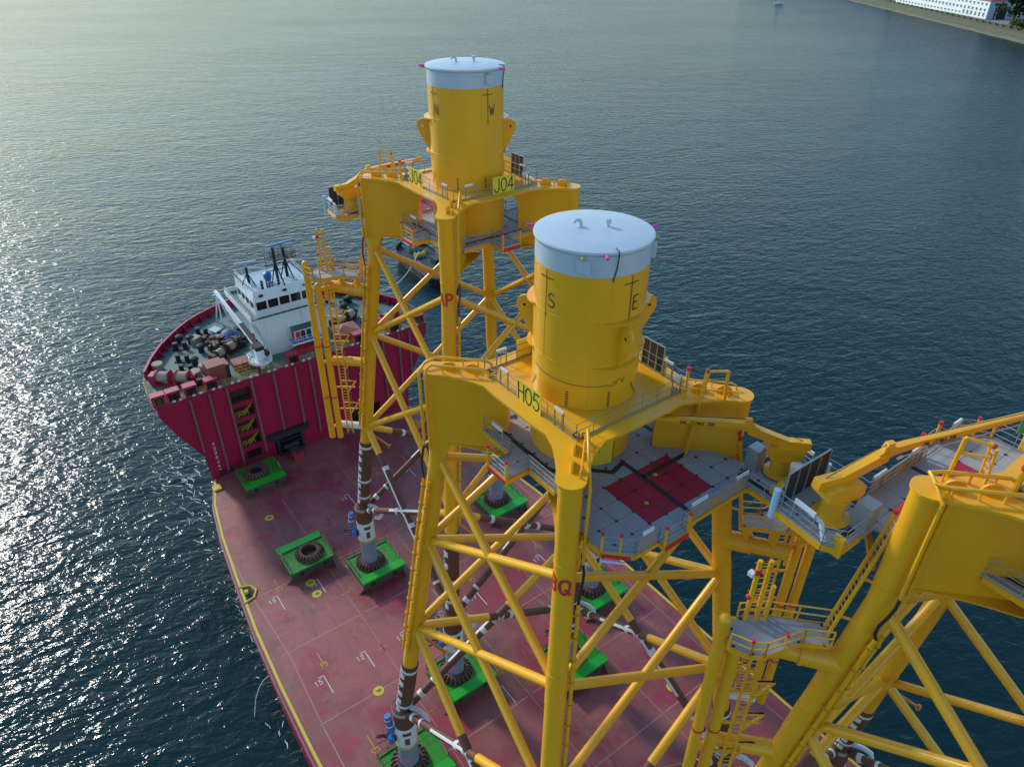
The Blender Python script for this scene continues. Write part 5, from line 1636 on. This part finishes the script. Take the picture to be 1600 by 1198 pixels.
    wp_frame.bar((8.7, 6.6, plat - .4), (11.9, 4.8, plat - .35), .3, .4, Z).bar((9.3, 8.5, plat - .4), (12.0, 8.7, plat - .35), .3, .4, Z)
    wp_frame.bar((9.85, 4.6, plat - .35), (7.6, 6.9, plat - 1.6), .25, .3, Z)
    wp = P(wp_frame, 'work_platform', M['yellow'], smooth=False)
    conv = [([(-4.95, -4.95), (4.95, -4.95), (4.95, 4.95), (-4.95, 4.95)], 0),
            ([(-.95, -6.65), (.95, -6.65), (.95, -4.95), (-.95, -4.95)], 0), ([(-.95, 4.95), (.95, 4.95), (.95, 6.65), (-.95, 6.65)], 0), ([(-6.65, -.95), (-4.95, -.95), (-4.95, .95), (-6.65, .95)], 0),
            ([(4.95, -4.95), (6.3, -5.95), (8.67, -6.0), (9.9, -4.75), (9.9, 4.6), (4.95, 4.6)], 1),
            ([(9.9, -2.95), (10.35, -2.95), (10.35, -1.1), (9.9, -1.1)], 0),
            ([(8.6, 4.6), (12.2, 4.6), (12.2, 8.9), (9.3, 9.2), (8.6, 8.65)], 0), ([(4.95, 4.6), (8.6, 4.6), (8.6, 6.3), (4.95, 5.2)], 0)]
    CX, CY = 1.25, 1.3375
    clips = MB()
    for reg, red_ok in conv:
        for i in range(-12, 9):
            for j in range(-8, 10):
                x0_, y0_ = 4.95 + i * CX, -2.4 + j * CY
                g_ = .012
                cell = [(x0_ + g_, y0_ + g_), (x0_ + CX - g_, y0_ + g_), (x0_ + CX - g_, y0_ + CY - g_), (x0_ + g_, y0_ + CY - g_)]
                pc = clip_convex(cell, reg)
                if len(pc) < 3 or area(pc) < .05: continue
                if max(math.hypot(*p) for p in pc) < 3.1: continue
                full = len(pc) == 4 and abs(area(pc) - (CX - 2 * g_) * (CY - 2 * g_)) < 1e-4
                red = red_ok and 0 <= i < 3 and 0 <= j < 4
                m_ = M['floor_red'] if red else M['floor']
                if full:
                    kk = 'red' if red else 'grey'
                    if kk not in PANEL:
                        o_ = MB().box(0, 0, -.03, CX - 2 * g_, CY - 2 * g_, .06).build('floor_panel', m_, wp, smooth=False)
                        PANEL[kk] = o_
                    else:
                        o_ = PANEL[kk].copy(); C.objects.link(o_); o_.parent = wp
                    o_.location = (x0_ + CX / 2, y0_ + CY / 2, plat - (ZD + ZT) + random.uniform(-.003, .003))
                else:
                    P(MB().prism(pc, plat - .06, plat), 'floor_panel', m_, wp, smooth=False)
                cxy = (x0_ + CX, y0_ + CY)
                if all((q[0] - p[0]) * (cxy[1] - p[1]) - (q[1] - p[1]) * (cxy[0] - p[0]) >= -1e-6 for p, q in zip(reg, reg[1:] + reg[:1])) and math.hypot(*cxy) > 3.4:
                    clips.box(cxy[0], cxy[1], plat + .012, .16, .16, .02)
    P(clips, 'panel_clips', M['black'], wp, smooth=False, kind='stuff')
    wk = MB()
    fm = plane_map((0, 0, plat + .008), (1, 0, 0), (0, 1, 0))
    strokes(wk, [[(-4.05, -1.0), (-4.05, -3.4), (-3.6, -4.0), (-2, -4.0), (1.6, -4.0), (3.2, -3.2), (3.3, -1.9), (4.2, -1.0), (3.9, .18), (9.7, .18)]], .34, fm, step=5)
    strokes(wk, [[(5.6, .35), (5.6, 3.9)], [(9.0, 5.2), (9.0, 8.0)], [(9.0, 5.2), (11.6, 5.2)], [(-4.05, -1.0), (-4.05, 4.0), (4.05, 4.1)]], .34, fm, step=5)
    P(wk, 'walkway_stripe', M['black'], wp, smooth=False)
    for x_, y_ in ((5.9, .95), (7.4, -1.3)):
        P(MB().tube((x_, y_, plat), (x_, y_, plat + .03), .14, 12), 'lashing_point', M['edge_yellow'], wp)
    # rails
    for k, ol in enumerate(outlines):
        rl3 = MB()
        railing(rl3, [(x, y, plat) for x, y in ol], 1.1, 1.2, .025, (1, .66, .33), .12)
        ob = P(rl3, 'platform_rail', M['galv'], wp)
    for k in range(3):
        f_ = [lambda x, y: (x, y), lambda x, y: (y, -x), lambda x, y: (-x, -y)][k]
        for sx_ in (-.95, .95):
            x, y = f_(sx_, -6.65)
            po = P(MB().tube((x, y, plat - .5), (x, y, plat + 1.25), .09, 10), 'gate_post', M['yellow'], wp)
            P(MB().tube((x, y, plat + 1.25), (x, y, plat + 1.42), .12, 10), 'post_cap', M['red'], wp)
        (xa, ya), (xb, yb) = f_(-.9, -6.75), f_(.9, -6.75)
        P(MB().bar((xa, ya, plat - .2), (xb, yb, plat - .2), .06, .3, Z), 'red_bumper', M['red'], wp, smooth=False)
    for y in (-2.95, -1.1):
        P(MB().tube((10.35, y, plat - .5), (10.35, y, plat + 1.25), .09, 10), 'gate_post', M['yellow'], wp)
        P(MB().tube((10.35, y, plat + 1.25), (10.35, y, plat + 1.42), .12, 10), 'post_cap', M['red'], wp)
    P(MB().bar((10.45, -2.95, plat - .2), (10.45, -1.1, plat - .2), .06, .3, Z), 'red_bumper', M['red'], wp, smooth=False)
    for (x, y) in ((8.67, -6.0), (9.35, -5.3)):
        P(MB().tube((x, y, plat), (x, y, plat + 1.2), .07, 8), 'gate_post', M['yellow'], wp)
        P(MB().tube((x, y, plat + 1.2), (x, y, plat + 1.35), .09, 8), 'post_cap', M['red'], wp)
    P(MB().bar((8.75, -6.05, plat - .2), (9.85, -4.95, plat - .2), .06, .26, Z), 'red_bumper', M['red'], wp, smooth=False)
    for (xa, ya), (xb, yb) in (((9.9, -4.3), (9.9, -3.5)), ((9.9, -.5), (9.9, .8)), ((9.9, 3.3), (9.9, 4.4)), ((11.2, 8.95), (10.0, 9.1)), ((-2.9, -4.95), (-1.8, -4.95)), ((1.2, 4.95), (2.2, 4.95))):
        for x, y in ((xa, ya), (xb, yb)):
            P(MB().bar((x, y, plat), (x, y, plat + 1.3), .06, .06), 'gate_upright', M['galv'], wp, smooth=False)
        P(MB().bar((xa, ya, plat + 1.25), (xb, yb, plat + 1.25), .1, .24, Z), 'gate_board', M['white'], wp, smooth=False)
    P(MB().box(9.94, 1.5, plat + .55, .06, .5, .5), 'life_buoy_box', M['mark_yellow'], wp, smooth=False)
    P(MB().bar((9.93, -4.6, plat + .5), (9.93, -3.1, plat + .5), .04, .8, Z), 'toe_screen', M['galv'], wp, smooth=False)
    P(MB().bar((9.93, -.9, plat + .5), (9.93, 4.3, plat + .5), .025, .9, Z), 'rail_sheet', M['galv'], wp, smooth=False)
    P(MB().tube((12.2, 8.95, plat - .55), (12.2, 8.95, plat + 1.2), .17, 14), 'corner_light_post', M['lightblue'], wp)
    P(MB().tube((8.75, -6.1, plat - .55), (9.7, -5.2, plat - .52), .07, 8), 'edge_pipe', M['lightblue'], wp)
    p_, q_ = Vector((12.1, 5.0, plat)), Vector((12.1, 8.5, plat))
    sc = P(MB().bar(p_ + Z * 1.0, q_ + Z * 1.0, .05, 1.85, Z), 'wind_screen', M['mesh'], wp, smooth=False)
    fr = MB().bar(p_ + Z * 1.96, q_ + Z * 1.96, .08, .07, Z)
    for t in (0, .25, .5, .75, 1): fr.bar(p_.lerp(q_, t) - Vector((.05, 0, 0)), p_.lerp(q_, t) - Vector((.05, 0, 0)) + Z * 1.96, .06, .06)
    P(fr, 'screen_frame', M['galv'], wp, smooth=False)
    P(MB().path([(12.4, 7.2, plat + .8), (12.75, 7.2, plat + .75), (12.95, 7.2, plat - .4)], .035, 6).tube((12.95, 7.2, plat - .35), (12.98, 7.2, plat - .6), .18, 10, .1), 'hanging_lamp', M['galv'], wp)
    P(MB().tube((9.3, 9.1, plat + .2), (9.7, 9.0, plat + 1.0), .12, 10).tube((9.7, 9.0, plat + 1.0), (10.4, 8.8, plat + .9), .12, 10), 'loudspeaker', M['white'], wp)
    P(MB().box(8.75, 8.75, plat + .1, .5, .2, 1.2), 'yellow_gate_plate', M['yellow'], wp, smooth=False)
    P(MB().box(8.9, 6.5, plat + .75, .8, .9, 1.5).box(8.9, 6.5, plat + .05, 1.0, 1.1, .1), 'control_cabinet', M['galv'], wp, smooth=False)
    P(MB().box(11.5, 5.5, plat + .45, .4, .4, .9).box(11.2, 5.3, plat + .3, .3, .3, .6), 'bollard_box', M['yellow'], wp, smooth=False)

    # ---- crane
    crn = bpy.data.objects.new('service_crane', None)
    C.objects.link(crn); crn.parent = root
    crn.empty_display_size = .3
    crn.location = (10.2, 7.2, plat - (ZD + ZT))
    crn.rotation_euler = (0, 0, crane_az - rot)
    MB().lathe([(.95, 0), (.95, .12), (.62, .2), (.56, 1.2), (.7, 1.3), (.7, 1.45)], 24).build('crane_pedestal', M['yellow'], crn)
    MB().lathe([(.97, .02), (.97, .07), (.9, .07), (.9, .02)], 24, closed=True).build('base_gasket', M['black'], crn)
    hd = MB()
    pf = [(-1.0, 1.6), (-.75, 1.4), (.8, 1.4), (1.05, 1.7), (1.0, 2.2), (-.3, 2.3), (-1.05, 2.15)]
    hd.vprism(pf, (0, 0), (1, 0), 1.2)
    hd.build('slewing_head', M['yellow'], crn, smooth=False)
    hd = MB()
    hd.vprism([(-1.4, 2.1), (-.8, 1.95), (.2, 2.15), (2.4, 2.95), (2.4, 3.42), (2.05, 3.42), (-.1, 2.62), (-1.35, 2.6)], (0, .1), (1, 0), .5)
    hd.build('boom_root', M['yellow'], crn, smooth=False)
    for yy in (-.45, .45): MB().tube((-.6, yy, 1.75), (.5, yy, 1.75), .12, 8).build('access_hole', M['dark'], crn)
    bm_ = MB()
    Lc = crane_len
    bm_.vprism([(1.9, 2.95), (2.9, 3.22), (4.0, 3.34), (Lc, 3.48), (Lc, 3.66), (4.2, 3.70), (2.3, 3.62), (1.8, 3.38)], (0, .1), (1, 0), .36)
    bo = bm_.build('boom', M['yellow'], crn, smooth=False)
    for lp_ in ([(2.05, 3.5), (2.6, 3.6), (2.65, 3.92), (2.25, 3.92)], [(Lc - .3, 3.32), (Lc + .2, 3.34), (Lc + .2, 3.72), (Lc - .3, 3.72)]):
        MB().vprism(lp_, (0, .1), (1, 0), .28).build('boom_lug', M['yellow'], bo, smooth=False)
    for sd in (-1, 1):
        tx = MB()
        fm = plane_map((0, .1 + sd * .262, 0), (-sd * -1, 0, 0) if sd < 0 else (-1, 0, 0), (0, 0, 1))
        fm = (lambda s_: (lambda u, v: (u * (1 if s_ < 0 else -1), .1 + s_ * .19, v)))(sd)
        text(tx, 'SWL 1T/MAX 20M', .2, .04, fm, 5.4 * (1 if sd < 0 else -1), 3.36, gap=.12)
        text(tx, 'TSRV', .2, .04, fm, 1.2 * (1 if sd < 0 else -1), 2.56, gap=.12)
        tx.build('boom_text', M['black'], bo, smooth=False, kind='stuff')
    MB().tube((-.9, .1, 2.6), (2.4, .1, 3.9), .02, 5).tube((2.4, .1, 3.9), (Lc, .1, 3.72), .02, 5).build('hoist_wire', M['black'], bo)
    MB().tube((3.2, -.16, 3.08), (Lc - 1.0, -.16, 3.3), .03, 6).tube((3.2, -.16, 3.08), (2.9, -.16, 3.0), .07, 8).build('boom_rod', M['tape'], bo)

    # ---- boat landing, access platform and ladders by leg R
    zs = z1 - 4.8
    lg0 = ax('R', zs)
    E1 = Vector((10.9, 9.95, zs))
    stub = P(MB().tube(lg0, lg0.lerp(E1, .45), .68, 22).tube(lg0.lerp(E1, .44), E1, .60, 22), 'landing_stub', M['yellow'])
    P(MB().tube(lg0.lerp(E1, .43), lg0.lerp(E1, .455), .73, 22), 'stub_flange', M['yellow'], stub)
    zl = zs - 8.6
    lg1 = ax('R', zl)
    E2 = Vector((11.1, 10.9, zl))
    P(MB().tube(lg1, lg1.lerp(E2, .6), .52, 18).tube(lg1.lerp(E2, .58), E2, .42, 18), 'landing_stub', M['yellow'])
    lg2 = ax('R', zs - 17.2)
    E3 = Vector((11.2, 11.2, zs - 17.2))
    P(MB().tube(lg2, E3, .42, 16), 'landing_stub', M['tape'])
    tA, tB = Vector((11.3, 12.3, 0)), Vector((10.75, 11.55, 0))
    for t_, zt_ in ((tA, zs + 2.9), (tB, zs + .5)):
        P(MB().tube(t_ + Z * zt_, t_ + Z * (zs - 18.6), .34, 16).sphere((t_.x, t_.y, zt_), .34, 12, 6), 'fender_tube', M['yellow'])
        for zz in (zs - 6.5, zs - 13):
            P(MB().lathe([(.345, -.07), (.37, -.07), (.37, .07), (.345, .07)], 14, (t_.x, t_.y, zz), closed=True), 'red_band', M['red'])
    for zz, ee in ((zs, E1), (zl, E2), (zs - 17.2, E3)):
        for t_ in (tA, tB):
            P(MB().tube(Vector((t_.x, t_.y, zz)), Vector((ee.x - .3, ee.y - .1, zz)), .22, 12), 'fender_arm', M['yellow'])
    dn = Vector((RT.x, RT.y, 0)).normalized() * (-1 if key == 'H' else 1)
    inn = Vector((-.65, -.76, 0))
    lad = MB()
    mid = tB + inn * .5 + dn * .75
    ladder(lad, mid + Z * (zs + 1.0), mid + Z * (zs - 18), dn, .62, .09, .38, .03)
    P(lad, 'landing_ladder', M['yellow'])
    lc = Vector((11.0, 10.45, 0))
    lad = MB()
    ladder(lad, lc + Z * (zs + 6.2), lc + Z * (zs - 1.5), dn, .55, .13, .4, .03)
    lad.tube(lc + dn * .75 + Z * (zs + 4.4), lc + dn * .75 + Z * (zs + 1.7), .12, 8)
    P(lad, 'climbing_ladder', M['yellow'])
    P(MB().tube(lc - dn * .28 + Z * (zs + 5.3), lc - dn * .28 + Z * (zs + 5.6), .17, 8).sphere((lc.x - dn.x * .4, lc.y - dn.y * .4, zs + 3.6), .16, 8, 6), 'ladder_beacon', M['red'])
    P(MB().box(lc.x - dn.x * .55, lc.y - dn.y * .55, zs + 5.3, .3, .3, .25), 'fall_arrest_block', M['tape'])
    tb = MB()
    zz = zs - 2.2
    while zz > zs - 16:
        p0 = mid + dn * .35 + Z * zz
        p1 = p0 + dn * 1.0
        p2 = p0 - Z * 1.5
        tb.bar(p0, p1, .14, .12, Z).bar(p1, p2, .12, .14).bar(p0 - inn * .6, p1 - inn * .6, .14, .12, Z).bar(p1 - inn * .6, p1, .12, .12, Z)
        tb.bar(mid - dn * .9 + Z * (zz - .8), mid + dn * 1.2 + Z * (zz - .8), .14, .14, Z)
        zz -= 2.9
    P(tb, 'rest_brackets', M['yellow'], smooth=False, kind='stuff')
    zp = zs + 1.9
    apoly = [(10.5, 12.75), (9.55, 12.3), (9.1, 11.75), (8.5, 9.5), (7.55, 8.5), (8.45, 7.4), (10.7, 9.6), (11.5, 10.9), (11.35, 11.9)]
    apl = P(MB().prism(apoly, zp - .3, zp - .07), 'access_platform', M['yellow'], smooth=False)
    cx_ = [sum(p[0] for p in apoly) / 9, sum(p[1] for p in apoly) / 9]
    ins = [(p[0] + (cx_[0] - p[0]) * .03, p[1] + (cx_[1] - p[1]) * .03) for p in apoly]
    P(MB().prism(ins, zp - .07, zp), 'platform_floor', M['floor'], apl, smooth=False)
    rl3 = MB()
    ring_ = [(x, y, zp - .05) for x, y in apoly[:5]]
    railing(rl3, ring_, 1.1, 1.5, .055, (1, .52), .1)
    railing(rl3, [(x, y, zp - .05) for x, y in apoly[5:8]], 1.1, 1.5, .055, (1, .52), .1)
    P(rl3, 'platform_rail', M['yellow'], apl)
    rc = MB()
    for x, y in (apoly[1], ((apoly[2][0] + apoly[3][0]) / 2, (apoly[2][1] + apoly[3][1]) / 2), apoly[6]):
        rc.tube((x, y, zp + 1.02), (x, y, zp + 1.2), .09, 8)
    P(rc, 'post_cap', M['red'], apl)
    ck = MB()
    for x, y in ins: ck.box(x + (cx_[0] - x) * .08, y + (cx_[1] - y) * .08, zp + .012, .16, .16, .02)
    P(ck, 'panel_clips', M['black'], apl, smooth=False, kind='stuff')
    for t in (.35, .75):
        q = lg0.lerp(E1, t)
        P(MB().box(q.x, q.y, zs + 1.05, .5, .5, 1.3), 'platform_leg', M['yellow'], smooth=False)
    # ladder from access platform to work platform
    a_ = Vector((8.25, 7.85, zp)); b_ = Vector((7.6, 6.4, plat + 1.6))
    lad = MB()
    ladder(lad, a_, b_, Vector((-.7, .7, 0)), .6, .10, .36, .035)
    for t in (.15, .5, .8):
        q = a_.lerp(b_, t)
        lad.tube(q, Vector((s1 + .1, s1 + .1, q.z)), .08, 8)
    P(lad, 'upper_ladder', M['yellow'])
    rc = MB()
    for sd in (-.3, .3):
        q = b_ + Vector((-.7, .7, 0)) * sd
        rc.tube(q - Z * .1, q + Z * .15, .15, 8)
    P(rc, 'ladder_top_band', M['red'])
    P(MB().tube(b_ + Z * .1, b_ + Z * .9, .07, 6), 'ladder_beacon', M['red'])
    # caged ladder from work platform to the arm top
    a_ = Vector((5.55, 3.95, plat)); b_ = Vector((5.75, 4.6, plate + 1.9))
    lad = MB()
    ladder(lad, a_, b_, Vector((-.75, .66, 0)), .5, .07, .33, .03)
    lad.tube(b_, b_ + Vector((.9, .7, .2)), .09, 8).tube(b_ + Vector((.9, .7, .2)), b_ + Vector((.95, .75, -1.9)), .1, 8).tube(b_ + Vector((.9, .7, -.6)), b_ + Vector((0, 0, -.6)), .08, 8)
    P(lad, 'arm_ladder', M['yellow'])
    P(MB().sphere((b_.x, b_.y, b_.z), .13, 8, 6), 'ladder_beacon', M['red'])
    rc = MB().tube((4.45, 4.45, plate), (4.45, 4.45, plate + 1.4), .1, 8)
    P(rc, 'corner_post', M['yellow'])
    P(MB().tube((4.45, 4.45, plate + 1.4), (4.45, 4.45, plate + 1.6), .14, 8), 'post_cap', M['red'])
    if key == 'T':
        o_ = Vector((5.6, 1.2, plate + 1.6))
        sg = P(MB().bar(o_ - RT * .55, o_ + RT * .55, .05, .8, Z), 'safety_sign', M['green_sign'], smooth=False)
        dd = -FW * .04
        P(MB().bar(o_ + dd - RT * .3, o_ + dd + RT * .25, .02, .3, Z).bar(o_ + dd - RT * .1 + Z * .25, o_ + dd + RT * .1 + Z * .25, .02, .16, Z), 'sign_pictogram', M['white'], sg, smooth=False)
    return root

jacket('J', 'far yellow jacket foundation with J04 signs standing behind the middle one', -PI / 2 + PI - .05 if False else 1.62, 8.3, (-93, 86, 178), None)
jacket('H', 'middle yellow jacket foundation with the H05 sign', -PI + .82, 8.2, (-97, 36, 112), 26)
jacket('T', 'yellow jacket foundation cut off by the right frame edge, nearest the viewer', 1.26, 12.5, (-93, 86, 178), None)
